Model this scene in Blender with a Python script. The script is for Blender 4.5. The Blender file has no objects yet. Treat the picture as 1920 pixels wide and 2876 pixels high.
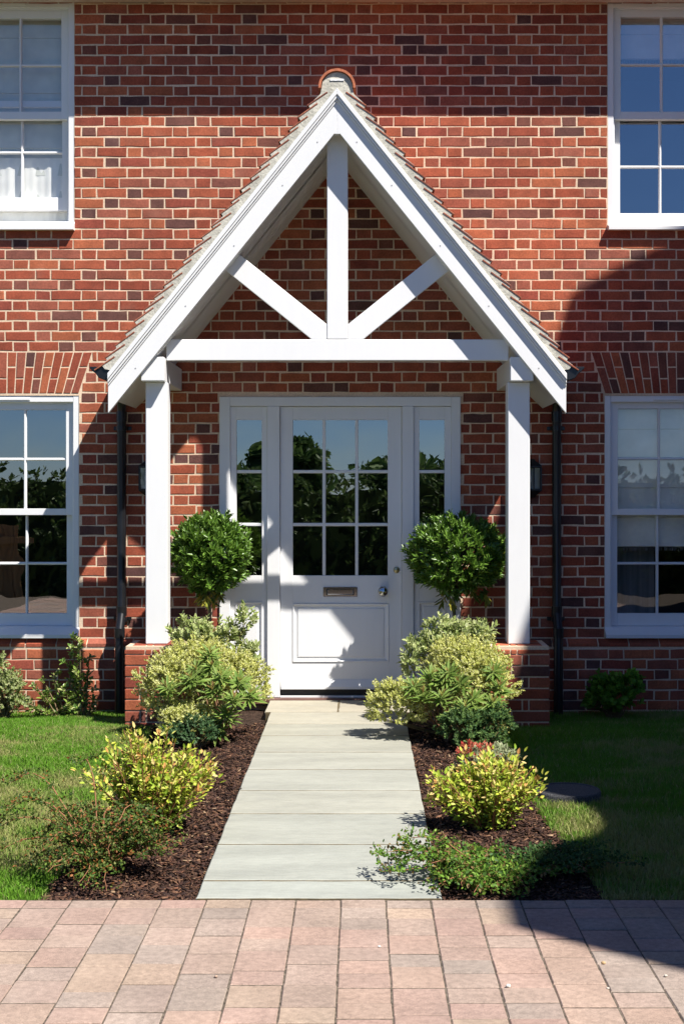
import bpy, math, random
import numpy as np
from mathutils import Vector
R = math.radians
random.seed(7); rng = np.random.default_rng(11)
sc = bpy.context.scene; col = sc.collection

# ------------------------------------------------------------------ camera
F_PX, DW, SW, EYE = 3750.0, 9.74, 385.0, 1.52      # focal length, distance to the wall, px per metre there, eye height
cd = bpy.data.cameras.new('camera'); cam = bpy.data.objects.new('camera', cd); col.objects.link(cam)
cd.sensor_fit = 'VERTICAL'; cd.sensor_height = 36.0; cd.lens = F_PX/2876*36.0
cd.clip_start = .05; cd.clip_end = 2000
cd.shift_x = -(1010-960)/2876; cd.shift_y = -(1438-1377)/2876
cam.location = (0, -DW, EYE); cam.rotation_euler = (R(90), 0, 0)
sc.camera = cam
# ------------------------------------------------------------------ light
SUN = Vector((1.165, -1.0, 2.15)).normalized()
world = bpy.data.worlds.new('World'); sc.world = world; world.use_nodes = True
wn = world.node_tree; bg = wn.nodes['Background']
sky = wn.nodes.new('ShaderNodeTexSky'); sky.sky_type = 'NISHITA'; sky.sun_disc = False
sky.sun_elevation = math.asin(SUN.z); sky.sun_rotation = math.atan2(SUN.x, SUN.y)
sky.air_density = 1.0; sky.dust_density = .05; sky.ozone_density = 8.0; sky.altitude = 1500
tn = wn.nodes.new('ShaderNodeMix'); tn.data_type = 'RGBA'; tn.blend_type = 'MULTIPLY'; tn.inputs[0].default_value = 1
tn.inputs[7].default_value = (.88, .97, 1.12, 1); wn.links.new(sky.outputs[0], tn.inputs[6]); wn.links.new(tn.outputs[2], bg.inputs[0]); bg.inputs[1].default_value = .058
sl = bpy.data.lights.new('sun', 'SUN'); sl.energy = 5.0; sl.angle = R(.53); sl.color = (1, .955, .89)
so = bpy.data.objects.new('sun', sl); col.objects.link(so); so.rotation_euler = (-SUN).to_track_quat('-Z', 'Y').to_euler()
so.location = SUN*30
sc.view_settings.view_transform = 'Standard'; sc.view_settings.look = 'None'
sc.view_settings.exposure = .96; sc.view_settings.gamma = 1

# ------------------------------------------------------------------ helpers
def s_at(d): return F_PX/(DW-d)
def W(px, py, d=0.0):
    s = s_at(d); return Vector(((px-1010)/s, -d, EYE+(1377-py)/s))
def X(px, d=0.0): return (px-1010)/s_at(d)
def Z(py, d=0.0): return EYE+(1377-py)/s_at(d)

def tag(o, label=None, cat=None, group=None, kind=None):
    if label: o['label'] = label
    if cat: o['category'] = cat
    if group: o['group'] = group
    if kind: o['kind'] = kind
    return o
def empty(name, loc=(0, 0, 0), parent=None):
    o = bpy.data.objects.new(name, None); col.objects.link(o); o.location = loc; o.empty_display_size = .1
    if parent: o.parent = parent
    bpy.context.view_layer.update()
    return o
def wloc(o):
    v = Vector(o.location)
    while o.parent: o = o.parent; v += Vector(o.location)
    return v
def link(name, me, mats, parent=None, off=None):
    if not isinstance(mats, (list, tuple)): mats = [mats]
    for m in mats: me.materials.append(m)
    o = bpy.data.objects.new(name, me); col.objects.link(o)
    if parent:
        o.parent = parent; w = wloc(parent)
        o.location = (0, 0, 0)
        if w.length > 0:
            n = len(me.vertices); a = np.empty(n*3, np.float32); me.vertices.foreach_get('co', a)
            a = a.reshape(-1, 3)-np.array(w, np.float32); me.vertices.foreach_set('co', a.ravel()); me.update()
    return o
class MB:
    def __init__(s): s.v = []; s.f = []; s.c = []; s.m = []; s.sm = []
    def poly(s, pts, c=(1, 1, 1), m=0, sm=False):
        n = len(s.v); s.v += [tuple(p) for p in pts]; s.c += [tuple(c)]*len(pts)
        s.f.append(tuple(range(n, n+len(pts)))); s.m.append(m); s.sm.append(sm)
    def raw(s, V, Fs, c=(1, 1, 1), m=0, sm=False):
        n = len(s.v); s.v += [tuple(p) for p in V]; s.c += [tuple(c)]*len(V)
        for f in Fs: s.f.append(tuple(i+n for i in f)); s.m.append(m); s.sm.append(sm)
    def box(s, x0, x1, y0, y1, z0, z1, c=(1, 1, 1), m=0, b=0.0):
        if x0 > x1: x0, x1 = x1, x0
        if y0 > y1: y0, y1 = y1, y0
        if z0 > z1: z0, z1 = z1, z0
        if b <= 0:
            V = [(x0,y0,z0),(x1,y0,z0),(x1,y1,z0),(x0,y1,z0),(x0,y0,z1),(x1,y0,z1),(x1,y1,z1),(x0,y1,z1)]
            s.raw(V, [(0,3,2,1),(4,5,6,7),(0,1,5,4),(1,2,6,5),(2,3,7,6),(3,0,4,7)], c, m); return
        b = min(b, (x1-x0)*.45, (y1-y0)*.45, (z1-z0)*.45)
        V = []
        for sx in (0, 1):
            for sy in (0, 1):
                for sz in (0, 1):
                    cx, cy, cz = (x0, x1)[sx], (y0, y1)[sy], (z0, z1)[sz]
                    ix, iy, iz = cx+(b, -b)[sx], cy+(b, -b)[sy], cz+(b, -b)[sz]
                    V += [(cx, iy, iz), (ix, cy, iz), (ix, iy, cz)]
        def I(sx, sy, sz, k): return (sx*4+sy*2+sz)*3+k
        Fs = [(I(0,0,0,0),I(0,0,1,0),I(0,1,1,0),I(0,1,0,0)),(I(1,0,0,0),I(1,1,0,0),I(1,1,1,0),I(1,0,1,0)),
              (I(0,0,0,1),I(1,0,0,1),I(1,0,1,1),I(0,0,1,1)),(I(0,1,0,1),I(0,1,1,1),I(1,1,1,1),I(1,1,0,1)),
              (I(0,0,0,2),I(0,1,0,2),I(1,1,0,2),I(1,0,0,2)),(I(0,0,1,2),I(1,0,1,2),I(1,1,1,2),I(0,1,1,2))]
        for a in (0, 1):
            for bb in (0, 1):
                Fs.append((I(0,a,bb,1),I(1,a,bb,1),I(1,a,bb,2),I(0,a,bb,2)))
                Fs.append((I(a,0,bb,0),I(a,1,bb,0),I(a,1,bb,2),I(a,0,bb,2)))
                Fs.append((I(a,bb,0,0),I(a,bb,1,0),I(a,bb,1,1),I(a,bb,0,1)))
        for sx in (0, 1):
            for sy in (0, 1):
                for sz in (0, 1): Fs.append((I(sx,sy,sz,0),I(sx,sy,sz,1),I(sx,sy,sz,2)))
        s.raw(V, Fs, c, m)
    def prism(s, pts, y0, y1, c=(1, 1, 1), m=0, b=0.0):
        """polygon given as (x, z), extruded between y0 and y1; b bevels the front (-Y) edge"""
        n = len(pts); a = sum(pts[i][0]*pts[(i+1) % n][1]-pts[(i+1) % n][0]*pts[i][1] for i in range(n))
        if a < 0: pts = pts[::-1]
        yf, yb = min(y0, y1), max(y0, y1)
        rings = [(yf, -b), (yf+b, 0), (yb, 0)] if b > 0 else [(yf, 0), (yb, 0)]
        V = []
        for (yy, off) in rings:
            for i in range(n):
                p = Vector(pts[i])
                if off:
                    e0 = (p-Vector(pts[i-1])).normalized(); e1 = (Vector(pts[(i+1) % n])-p).normalized()
                    n0 = Vector((-e0.y, e0.x)); n1 = Vector((-e1.y, e1.x)); mn = (n0+n1)
                    mn = mn/max(.3, (1+n0.dot(n1))); p = p+mn*(-off)
                V.append((p.x, yy, p.y))
        Fs = [tuple(range(n))]
        for k in range(len(rings)-1):
            for i in range(n):
                j = (i+1) % n; Fs.append((k*n+i, (k+1)*n+i, (k+1)*n+j, k*n+j))
        L = (len(rings)-1)*n; Fs.append(tuple(range(L+n-1, L-1, -1)))
        s.raw(V, Fs, c, m)
    def prismx(s, pts, x0, x1, c=(1, 1, 1), m=0):
        """polygon (y, z) extruded along x"""
        n = len(pts); V = [(x0, p[0], p[1]) for p in pts]+[(x1, p[0], p[1]) for p in pts]
        Fs = [tuple(range(n-1, -1, -1)), tuple(range(n, 2*n))]+[(i, (i+1) % n, n+(i+1) % n, n+i) for i in range(n)]
        s.raw(V, Fs, c, m)
    def tube(s, pts, rad, n=10, c=(1, 1, 1), m=0, cap=True, sm=True):
        pts = [Vector(p) for p in pts]
        if not isinstance(rad, (list, tuple)): rad = [rad]*len(pts)
        V = []; up = Vector((.123, .2, 1)).normalized(); prev = None
        for i, p in enumerate(pts):
            t = (pts[min(i+1, len(pts)-1)]-pts[max(i-1, 0)]).normalized()
            u = t.cross(up if abs(t.dot(up)) < .9 else Vector((1, .1, 0))).normalized() if prev is None else (prev-t*prev.dot(t)).normalized()
            prev = u; w = t.cross(u)
            for k in range(n):
                a = 2*math.pi*k/n; V.append(p+(u*math.cos(a)+w*math.sin(a))*rad[i])
        Fs = [(i*n+k, i*n+(k+1) % n, (i+1)*n+(k+1) % n, (i+1)*n+k) for i in range(len(pts)-1) for k in range(n)]
        s.raw(V, Fs, c, m, sm)
        if cap:
            s.raw(V[:n], [tuple(range(n-1, -1, -1))], c, m); s.raw(V[-n:], [tuple(range(n))], c, m)
    def lathe(s, prof, o, axis='z', n=24, c=(1, 1, 1), m=0, sm=True):
        """prof: (radius, height) pairs; axis 'z' or '-y' (height runs towards the camera)"""
        V = []
        for (r, h) in prof:
            for k in range(n):
                a = 2*math.pi*k/n; ca, sa = r*math.cos(a), r*math.sin(a)
                V.append((o[0]+ca, o[1]+sa, o[2]+h) if axis == 'z' else (o[0]+ca, o[1]-h, o[2]+sa))
        Fs = [(i*n+k, i*n+(k+1) % n, (i+1)*n+(k+1) % n, (i+1)*n+k) for i in range(len(prof)-1) for k in range(n)]
        if axis != 'z': Fs = [f for f in Fs]
        s.raw(V, Fs, c, m, sm)
    def build(s, name, mat, parent=None):
        me = bpy.data.meshes.new(name); me.from_pydata(s.v, [], s.f)
        me.polygons.foreach_set('material_index', s.m); me.polygons.foreach_set('use_smooth', s.sm)
        a = me.color_attributes.new('Col', 'FLOAT_COLOR', 'POINT')
        cc = np.ones((len(s.v), 4), np.float32)
        if s.c: cc[:, :3] = np.array(s.c, np.float32)
        a.data.foreach_set('color', cc.ravel()); me.update()
        return link(name, me, mat, parent)
def np_mesh(name, V, T, C, mat, parent=None, nside=3, smooth=False):
    """bulk mesh: V (n,3), T (m,nside), C (n,3)"""
    me = bpy.data.meshes.new(name); n, m = len(V), len(T)
    me.vertices.add(n); me.vertices.foreach_set('co', np.asarray(V, np.float32).ravel())
    me.loops.add(m*nside); me.loops.foreach_set('vertex_index', np.asarray(T, np.int32).ravel())
    me.polygons.add(m); me.polygons.foreach_set('loop_start', np.arange(0, m*nside, nside, dtype=np.int32))
    me.update(calc_edges=True)
    if smooth: me.polygons.foreach_set('use_smooth', np.ones(m, bool))
    a = me.color_attributes.new('Col', 'FLOAT_COLOR', 'POINT')
    cc = np.ones((n, 4), np.float32); cc[:, :3] = C; a.data.foreach_set('color', cc.ravel()); me.update()
    return link(name, me, mat, parent)

# ------------------------------------------------------------------ materials
def mat(name, base=(.8, .8, .8), rough=.5, attr=False, noise=None, bump=None, spec=.5, metal=0, trans=0, speck=None, stain=None, coat=0):
    m = bpy.data.materials.new(name); m.use_nodes = True; nt = m.node_tree; N, L = nt.nodes, nt.links
    p = N['Principled BSDF']; out = N['Material Output']
    p.inputs['Roughness'].default_value = rough; p.inputs['Metallic'].default_value = metal
    p.inputs['Specular IOR Level'].default_value = spec; p.inputs['Coat Weight'].default_value = coat
    geo = N.new('ShaderNodeNewGeometry'); pos = geo.outputs['Position']
    rgb = N.new('ShaderNodeRGB'); rgb.outputs[0].default_value = (*base, 1); cur = rgb.outputs[0]
    if attr:
        at = N.new('ShaderNodeAttribute'); at.attribute_name = 'Col'
        mx = N.new('ShaderNodeMix'); mx.data_type = 'RGBA'; mx.blend_type = 'MULTIPLY'; mx.inputs[0].default_value = 1
        L.new(cur, mx.inputs[6]); L.new(at.outputs['Color'], mx.inputs[7]); cur = mx.outputs[2]
    def layer(cur, scale, lo, hi, det=4, colr=None, vec=None, p0=.35, p1=.65):
        nz = N.new('ShaderNodeTexNoise'); nz.inputs['Scale'].default_value = scale; nz.inputs['Detail'].default_value = det
        if vec:
            mp = N.new('ShaderNodeMapping'); mp.inputs['Scale'].default_value = vec; L.new(pos, mp.inputs[0]); L.new(mp.outputs[0], nz.inputs['Vector'])
        else: L.new(pos, nz.inputs['Vector'])
        rp = N.new('ShaderNodeMapRange'); rp.inputs[1].default_value = p0; rp.inputs[2].default_value = p1
        rp.inputs[3].default_value = lo; rp.inputs[4].default_value = hi; L.new(nz.outputs[0], rp.inputs[0])
        mx = N.new('ShaderNodeMix'); mx.data_type = 'RGBA'
        if colr is None:
            mx.blend_type = 'MULTIPLY'; mx.inputs[0].default_value = 1
            cb = N.new('ShaderNodeCombineColor')
            for k in range(3): L.new(rp.outputs[0], cb.inputs[k])
            L.new(cur, mx.inputs[6]); L.new(cb.outputs[0], mx.inputs[7])
        else:
            L.new(rp.outputs[0], mx.inputs[0]); L.new(cur, mx.inputs[6]); mx.inputs[7].default_value = (*colr, 1)
        return mx.outputs[2]
    for a in (noise or []): cur = layer(cur, *a[:3], **(a[3] if len(a) > 3 else {}))
    L.new(cur, p.inputs['Base Color'])
    if bump:
        nz = N.new('ShaderNodeTexNoise'); nz.inputs['Scale'].default_value = bump[0]; nz.inputs['Detail'].default_value = 5
        L.new(pos, nz.inputs['Vector'])
        b = N.new('ShaderNodeBump'); b.inputs['Strength'].default_value = bump[1]; b.inputs['Distance'].default_value = bump[2]
        L.new(nz.outputs[0], b.inputs['Height']); L.new(b.outputs[0], p.inputs['Normal'])
    if trans > 0:
        t = N.new('ShaderNodeBsdfTranslucent'); L.new(cur, t.inputs[0]); ms = N.new('ShaderNodeMixShader'); ms.inputs[0].default_value = trans
        L.new(p.outputs[0], ms.inputs[1]); L.new(t.outputs[0], ms.inputs[2]); L.new(ms.outputs[0], out.inputs[0])
    return m
def glass_mat(name, k=2.6, tint=(1, 1, 1), wav=.0006):
    m = bpy.data.materials.new(name); m.use_nodes = True; nt = m.node_tree; N, L = nt.nodes, nt.links
    for n in list(N): N.remove(n)
    out = N.new('ShaderNodeOutputMaterial'); g = N.new('ShaderNodeBsdfGlossy'); g.inputs['Roughness'].default_value = .0
    t = N.new('ShaderNodeBsdfTransparent'); t.inputs[0].default_value = (*tint, 1)
    fr = N.new('ShaderNodeFresnel'); fr.inputs[0].default_value = 1.52
    mu = N.new('ShaderNodeMath'); mu.operation = 'MULTIPLY'; mu.inputs[1].default_value = k; mu.use_clamp = True
    mn = N.new('ShaderNodeMath'); mn.operation = 'MINIMUM'; mn.inputs[1].default_value = .36
    ms = N.new('ShaderNodeMixShader'); geo = N.new('ShaderNodeNewGeometry')
    nz = N.new('ShaderNodeTexNoise'); nz.inputs['Scale'].default_value = 3.5; nz.inputs['Detail'].default_value = 1
    b = N.new('ShaderNodeBump'); b.inputs['Strength'].default_value = 1; b.inputs['Distance'].default_value = wav
    L.new(geo.outputs['Position'], nz.inputs['Vector']); L.new(nz.outputs[0], b.inputs['Height']); L.new(b.outputs[0], g.inputs['Normal'])
    L.new(fr.outputs[0], mu.inputs[0]); L.new(mu.outputs[0], mn.inputs[0]); L.new(mn.outputs[0], ms.inputs[0]); L.new(t.outputs[0], ms.inputs[1]); L.new(g.outputs[0], ms.inputs[2])
    L.new(ms.outputs[0], out.inputs[0]); return m

M = {}
M['brick'] = mat('brick', (1, 1, 1), .85, attr=True, noise=[(.8, .90, 1.08), (9, .84, 1.16), (70, .84, 1.14, dict(det=6)), (5, 0, .22, dict(colr=(.42, .25, .18), p0=.58, p1=.85, det=7)), (210, .0, .5, dict(colr=(.10, .03, .025), p0=.66, p1=.74))], bump=(160, .5, .004), spec=.25)
M['mortar'] = mat('mortar', (.71, .545, .39), .95, noise=[(2, .84, 1.1), (120, .85, 1.1)], bump=(220, .4, .003), spec=.1)
M['paint'] = mat('white_paint', (.77, .77, .765), .38, noise=[(1.3, .965, 1.0), (26, .985, 1.0, dict(vec=(1, 1, .15)))], bump=(60, .08, .002), spec=.45)
M['screw'] = mat('screw_cap', (.28, .28, .29), .5)
M['verge'] = mat('verge_mortar', (.52, .50, .425), .95, noise=[(14, .8, 1.12), (90, .86, 1.1)], bump=(60, .6, .006), spec=.1)
M['tile'] = mat('clay_tile', (1, 1, 1), .8, attr=True, noise=[(30, .8, 1.15), (120, .85, 1.1)], bump=(120, .4, .003), spec=.2)
M['black'] = mat('black_plastic', (.009, .0095, .011), .32, spec=.5, noise=[(8, .8, 1.3)])
M['iron'] = mat('black_iron', (.012, .012, .012), .45)
M['chrome'] = mat('chrome', (.42, .43, .44), .08, metal=1)
M['brass'] = mat('aged_brass', (.42, .38, .24), .3, metal=1)
M['gap'] = mat('black_gap', (.01, .01, .01), .6)  # flat black: painted dark of the door gap, also the letter flap outline
M['hardwood'] = mat('hardwood_sill', (.13, .06, .045), .5, noise=[(30, .7, 1.2, dict(vec=(.2, 1, 1)))])
M['glass'] = glass_mat('window_glass', 8.0, wav=.0011)
M['clearglass'] = glass_mat('clear_window_glass', 3.4, wav=.0011)
M['lampglass'] = glass_mat('lamp_glass', 1.6, (.9, .92, .9))
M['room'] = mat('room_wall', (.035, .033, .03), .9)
M['roomc'] = mat('curtain_cloth', (.24, .24, .235), .9, noise=[(30, .72, 1.1, dict(vec=(1, 1, .03)))])
M['blind'] = mat('blind_cloth', (.66, .655, .62), .9, noise=[(6, .88, 1.06)], attr=True)
M['furn'] = mat('dark_furniture', (.05, .04, .03), .6)
M['wood'] = mat('fence_wood', (.42, .22, .09), .8, attr=True, noise=[(20, .7, 1.2, dict(vec=(1, 1, .1)))])
M['leaf'] = mat('leaf', (1, 1, 1), .55, attr=True, trans=.32, spec=.22)
M['glossleaf'] = mat('glossy_leaf', (1, 1, 1), .33, attr=True, trans=.2, spec=.45)
M['stem'] = mat('stem', (1, 1, 1), .8, attr=True)
M['grass'] = mat('grass', (1, 1, 1), .6, attr=True, trans=.3, spec=.2)
M['turf'] = mat('turf', (.085, .105, .03), .95, noise=[(2.2, .7, 1.3), (60, .5, 1.4)], bump=(120, .6, .01), spec=.1)
M['soil'] = mat('soil', (.045, .028, .02), .95, noise=[(30, .5, 1.5), (160, .6, 1.4)], bump=(70, 1, .02), spec=.1)
M['chip'] = mat('bark_chip', (1, 1, 1), .85, attr=True, spec=.15)
M['earth'] = mat('earth', (.045, .06, .025), .95, noise=[(1, .8, 1.2), (30, .7, 1.3)])
M['paver'] = mat('paver', (1, 1, 1), .85, attr=True, noise=[(4, .9, 1.1), (45, .86, 1.12, dict(det=6)), (330, .78, 1.2, dict(det=3)), (2.5, 0, .22, dict(colr=(.20, .175, .155), p0=.5, p1=.8))], bump=(260, .5, .003), spec=.2)
M['joint'] = mat('sand_joint', (.11, .09, .07), .95, noise=[(60, .5, 1.5)], bump=(200, .5, .004), spec=.1)
M['stone'] = mat('sandstone', (1, 1, 1), .7, attr=True, noise=[(3, .88, 1.07, dict(vec=(.5, 2.2, 1))), (40, .93, 1.05, dict(vec=(.4, 1.5, 1))), (14, 0, .35, dict(colr=(.32, .32, .275), vec=(.35, 2.5, 1), p0=.5, p1=.78, det=6)), (11, 0, .35, dict(colr=(.21, .215, .21), vec=(.5, 3, 1), p0=.55, p1=.8, det=6)), (160, .95, 1.05)], bump=(9, .5, .012), spec=.3)
M['pointing'] = mat('pointing', (.105, .08, .04), .95, noise=[(40, .7, 1.3)])
M['asphaltlid'] = mat('recessed_lid', (.05, .05, .052), .9, noise=[(160, .5, 1.8)], bump=(200, .8, .004))
M['eave'] = mat('eave_board', (.60, .50, .42), .6)
M['pot'] = mat('grey_planter', (.05, .05, .052), .6)
M['pebble'] = mat('pebble', (1, 1, 1), .8, attr=True, noise=[(150, .8, 1.2)])
M['rooftile'] = mat('wing_roof', (.24, .09, .05), .85, noise=[(5, .8, 1.2), (40, .8, 1.2)])

# ------------------------------------------------------------------ bricks
RED = [(.33, .080, .042), (.30, .066, .035), (.35, .090, .047), (.275, .060, .034), (.32, .072, .037), (.25, .055, .036), (.37, .100, .048), (.28, .074, .046), (.30, .086, .056)]
DARK = [(.15, .056, .044), (.125, .05, .042), (.175, .058, .042), (.105, .044, .040), (.19, .062, .046)]
def brick_col(p_dark=.17):
    c = random.choice(DARK) if random.random() < p_dark else random.choice(RED)
    k = random.uniform(.90, 1.08); return (k*c[0], k*c[1]*1.07, k*c[2]*1.03)
def clip_rect(mb, pts, yf, dep, c, j=.0022, b=.0036):
    """one brick whose face is the polygon pts (x,z) counter-clockwise seen from -Y, worn edges"""
    n = len(pts); cx = sum(p[0] for p in pts)/n; cz = sum(p[1] for p in pts)/n
    outer = []; inner = []
    push = random.uniform(-.0012, .0012)
    for i, p in enumerate(pts):
        q = pts[(i+1) % n]
        el = math.hypot(q[0]-p[0], q[1]-p[1]); k = max(1, int(el/.055))
        for t in range(k):
            f = t/k; x = p[0]+(q[0]-p[0])*f+random.uniform(-j, j); z = p[1]+(q[1]-p[1])*f+random.uniform(-j, j)
            outer.append((x, z))
            dx, dz = cx-x, cz-z
            bx = b*random.uniform(.6, 1.5)
            inner.append((x+math.copysign(min(bx, abs(dx)*.5), dx), z+math.copysign(min(bx, abs(dz)*.5), dz)))
    m = len(outer)
    V = [(x, yf-push, z) for x, z in inner]+[(x, yf-push+.0018, z) for x, z in outer]+[(x, yf+dep, z) for x, z in outer]
    Fs = [tuple(range(m))]
    for k in (0, 1):
        for i in range(m): Fs.append((k*m+i, (k+1)*m+i, (k+1)*m+(i+1) % m, k*m+(i+1) % m))
    mb.raw(V, Fs, c, 0)
J = .0105
def subtract(a, b, holes):
    seg = [(a, b)]
    for (h0, h1) in holes:
        nx = []
        for (s0, s1) in seg:
            if h1 <= s0 or h0 >= s1: nx.append((s0, s1))
            else:
                if h0 > s0: nx.append((s0, h0-.003))
                if h1 < s1: nx.append((h1+.003, s1))
        seg = nx
    return seg
ZP = Z(1792)                       # top of the projecting plinth
COURSE = (Z(269.4)-ZP)/53; Z0 = ZP-40*COURSE

PER = 128.3/SW
def flemish_wall(mb, x0, x1, zlo, zhi, yf, holes, dep=.03, phase=X(315), cutf=None):
    k0 = int(math.floor((zlo-Z0)/COURSE)); k1 = int(math.ceil((zhi-Z0)/COURSE))
    for k in range(k0, k1):
        z0, z1 = Z0+k*COURSE, Z0+(k+1)*COURSE
        a, b = max(z0+J/2, zlo), min(z1-J/2, zhi)
        if b-a < .012: continue
        ph = phase+(PER/2 if k % 2 else 0)+random.uniform(-.004, .004)
        hl = [h for h in holes(a, b)]
        n0 = int((x0-ph)/PER)-2
        for n in range(n0, int((x1-ph)/PER)+2):
            cxh = ph+n*PER; hw = .0995/2
            for (p, q) in ((cxh-hw, cxh+hw), (cxh+hw+J, cxh+PER-hw-J)):
                p += random.uniform(-.0015, .0015); q += random.uniform(-.0015, .0015)
                p, q = max(p, x0), min(q, x1)
                if q-p < .012: continue
                for (u, v) in subtract(p, q, hl):
                    if v-u < .018: continue
                    dz = random.uniform(-.0015, .0015)
                    clip_rect(mb, [(u, a+dz), (v, a+dz+random.uniform(-.001, .001)), (v, b+dz), (u, b+dz)], yf, dep, brick_col(.19 if v-u < .12 else .115))

house = empty('brick_house', (X(955), 0, 0))
tag(house, 'two-storey red brick house front with white sash windows behind the white gabled porch', 'house')

WIN = {  # outer frame px: x0, x1, y0, y1
 'LL': (-205, 222, 1111, 1790), 'RL': (1697, 2124, 1111, 1790), 'UL': (-218, 209, 2, 648), 'UR': (1705, 2132, 2, 648)}
wr = {k: (X(v[0]), X(v[1]), Z(v[3]), Z(v[2])) for k, v in WIN.items()}
DOOR = (X(617), X(1292), -.05, Z(1115))
AZ0, AZ1 = Z(1106), Z(990)
arch = {}
for k in ('LL', 'RL'):
    c = (wr[k][0]+wr[k][1])/2; arch[k] = (c, (wr[k][1]-wr[k][0])/2-.0, (wr[k][1]-wr[k][0])/2+38/SW)
def holes_main(a, b):
    h = []; m = (a+b)/2
    for r in list(wr.values())+[DOOR]:
        if min(b, r[3])-max(a, r[2]) > .026: h.append((r[0], r[1]))
    if b > AZ0 and a < AZ1+.004:
        f = min(1, max(0, (m-AZ0)/(AZ1-AZ0)))
        for (c, wb, wt) in arch.values():
            w = wb+(wt-wb)*f+.008; h.append((c-w, c+w))
    return h
wall = MB()
XL, XR, ZT = -4.2, 4.4, 5.3
flemish_wall(wall, XL, XR, ZP+.004, Z(4), 0.0, holes_main)
# mortar sheet with openings
def sheet(mb, xs, zs, y, inside, m):
    for i in range(len(xs)-1):
        for j in range(len(zs)-1):
            if inside((xs[i]+xs[i+1])/2, (zs[j]+zs[j+1])/2): continue
            mb.poly([(xs[i], y, zs[j]), (xs[i+1], y, zs[j]), (xs[i+1], y, zs[j+1]), (xs[i], y, zs[j+1])], m=m)
rects = list(wr.values())+[DOOR]
xs = sorted({XL, XR}|{v for r in rects for v in r[:2]}); zs = sorted({-.3, ZT}|{v for r in rects for v in r[2:]})
ins = lambda x, z: any(r[0] < x < r[1] and r[2] < z < r[3] for r in rects)
sheet(wall, xs, zs, .0024, ins, 1)
# reveals
for r in rects:
    for (xa, xb) in ((r[0], r[0]), (r[1], r[1])):
        wall.poly([(xa, .0045, r[2]), (xa, .12, r[2]), (xa, .12, r[3]), (xa, .0045, r[3])], m=1)
    wall.poly([(r[0], .0045, r[3]), (r[1], .0045, r[3]), (r[1], .12, r[3]), (r[0], .12, r[3])], m=1)
# plinth (proud of the wall by 45 mm), with a chamfered top course
PY = -.045
dr = [(DOOR[0], DOOR[1])]
flemish_wall(wall, XL, XR, -.3, ZP-.062, PY, lambda a, b: dr)
for (a, b) in ((XL, DOOR[0]), (DOOR[1], XR)):
    wall.poly([(a, PY+.004, -.3), (b, PY+.004, -.3), (b, PY+.004, ZP-.042), (a, PY+.004, ZP-.042)], m=1)
    wall.poly([(a, PY+.004, ZP-.042), (b, PY+.004, ZP-.042), (b, .004, ZP-.011), (a, .004, ZP-.011)], m=1)
    x = a+.003
    while x < b-.02:
        w = random.choice((.212, .212, .1)); e = min(x+w, b-.003); c = brick_col(.1)
        V = [(x, PY, ZP-.058), (e, PY, ZP-.058), (e, PY, ZP-.036), (x, PY, ZP-.036), (e, -.002, ZP-.004), (x, -.002, ZP-.004), (x, .02, ZP-.058), (e, .02, ZP-.058), (x, .02, ZP-.004), (e, .02, ZP-.004)]
        wall.raw(V, [(0, 1, 2, 3), (3, 2, 4, 5), (0, 6, 7, 1), (0, 3, 5, 8, 6), (1, 7, 9, 4, 2), (5, 4, 9, 8)], c, 0)
        x = e+J
# side returns so that the jambs of the plinth at the door close
wall.box(DOOR[0]-.03, DOOR[0]-.001, PY+.006, .1, -.3, ZP-.04, m=1); wall.box(DOOR[1]+.001, DOOR[1]+.03, PY+.006, .1, -.3, ZP-.04, m=1)
wall.build('wall', [M['brick'], M['mortar']], house)
# flat arches
for k, (c, wb, wt) in arch.items():
    a = MB(); n = 19
    for i in range(n):
        def xe(u, f): return c+(wb+(wt-wb)*f)*(2*u-1)
        u0, u1 = i/n, (i+1)/n; g = .004
        sp = .36 if i % 2 else .64
        for (f0, f1) in ((0, sp-.017), (sp+.017, 1)):
            z0 = AZ0+.004+(AZ1-AZ0-.004)*f0; z1 = AZ0+.004+(AZ1-AZ0-.004)*f1
            clip_rect(a, [(xe(u0, f0)+g, z0), (xe(u1, f0)-g, z0), (xe(u1, f1)-g, z1), (xe(u0, f1)+g, z1)], -.001, .03, brick_col(.12), j=.0008)
    a.build('flat_arch', M['brick'], house)
# main eaves
e = MB(); e.box(XL, XR, -.27, .02, Z(7), Z(7)+.02); e.box(XL, XR, -.29, -.27, Z(7)-.012, Z(7)+.2)
e.box(XL, XR, -.26, .5, Z(7)+.022, Z(7)+.3)
e.build('eaves', M['eave'], house)
g = MB(); pr = [(-.29-.005-.055*(1-math.cos(t)), Z(7)+.06-.055*math.sin(t)) for t in [math.pi*i/10 for i in range(11)]]
g.prismx(pr, XL, XR); g.build('gutter', M['black'], house)
r_ = MB(); r_.prismx([(-.34, Z(7)+.3), (3.4, Z(7)+3.1), (7, Z(7)+.3)], XL, XR); r_.build('roof', M['rooftile'], house)
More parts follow.
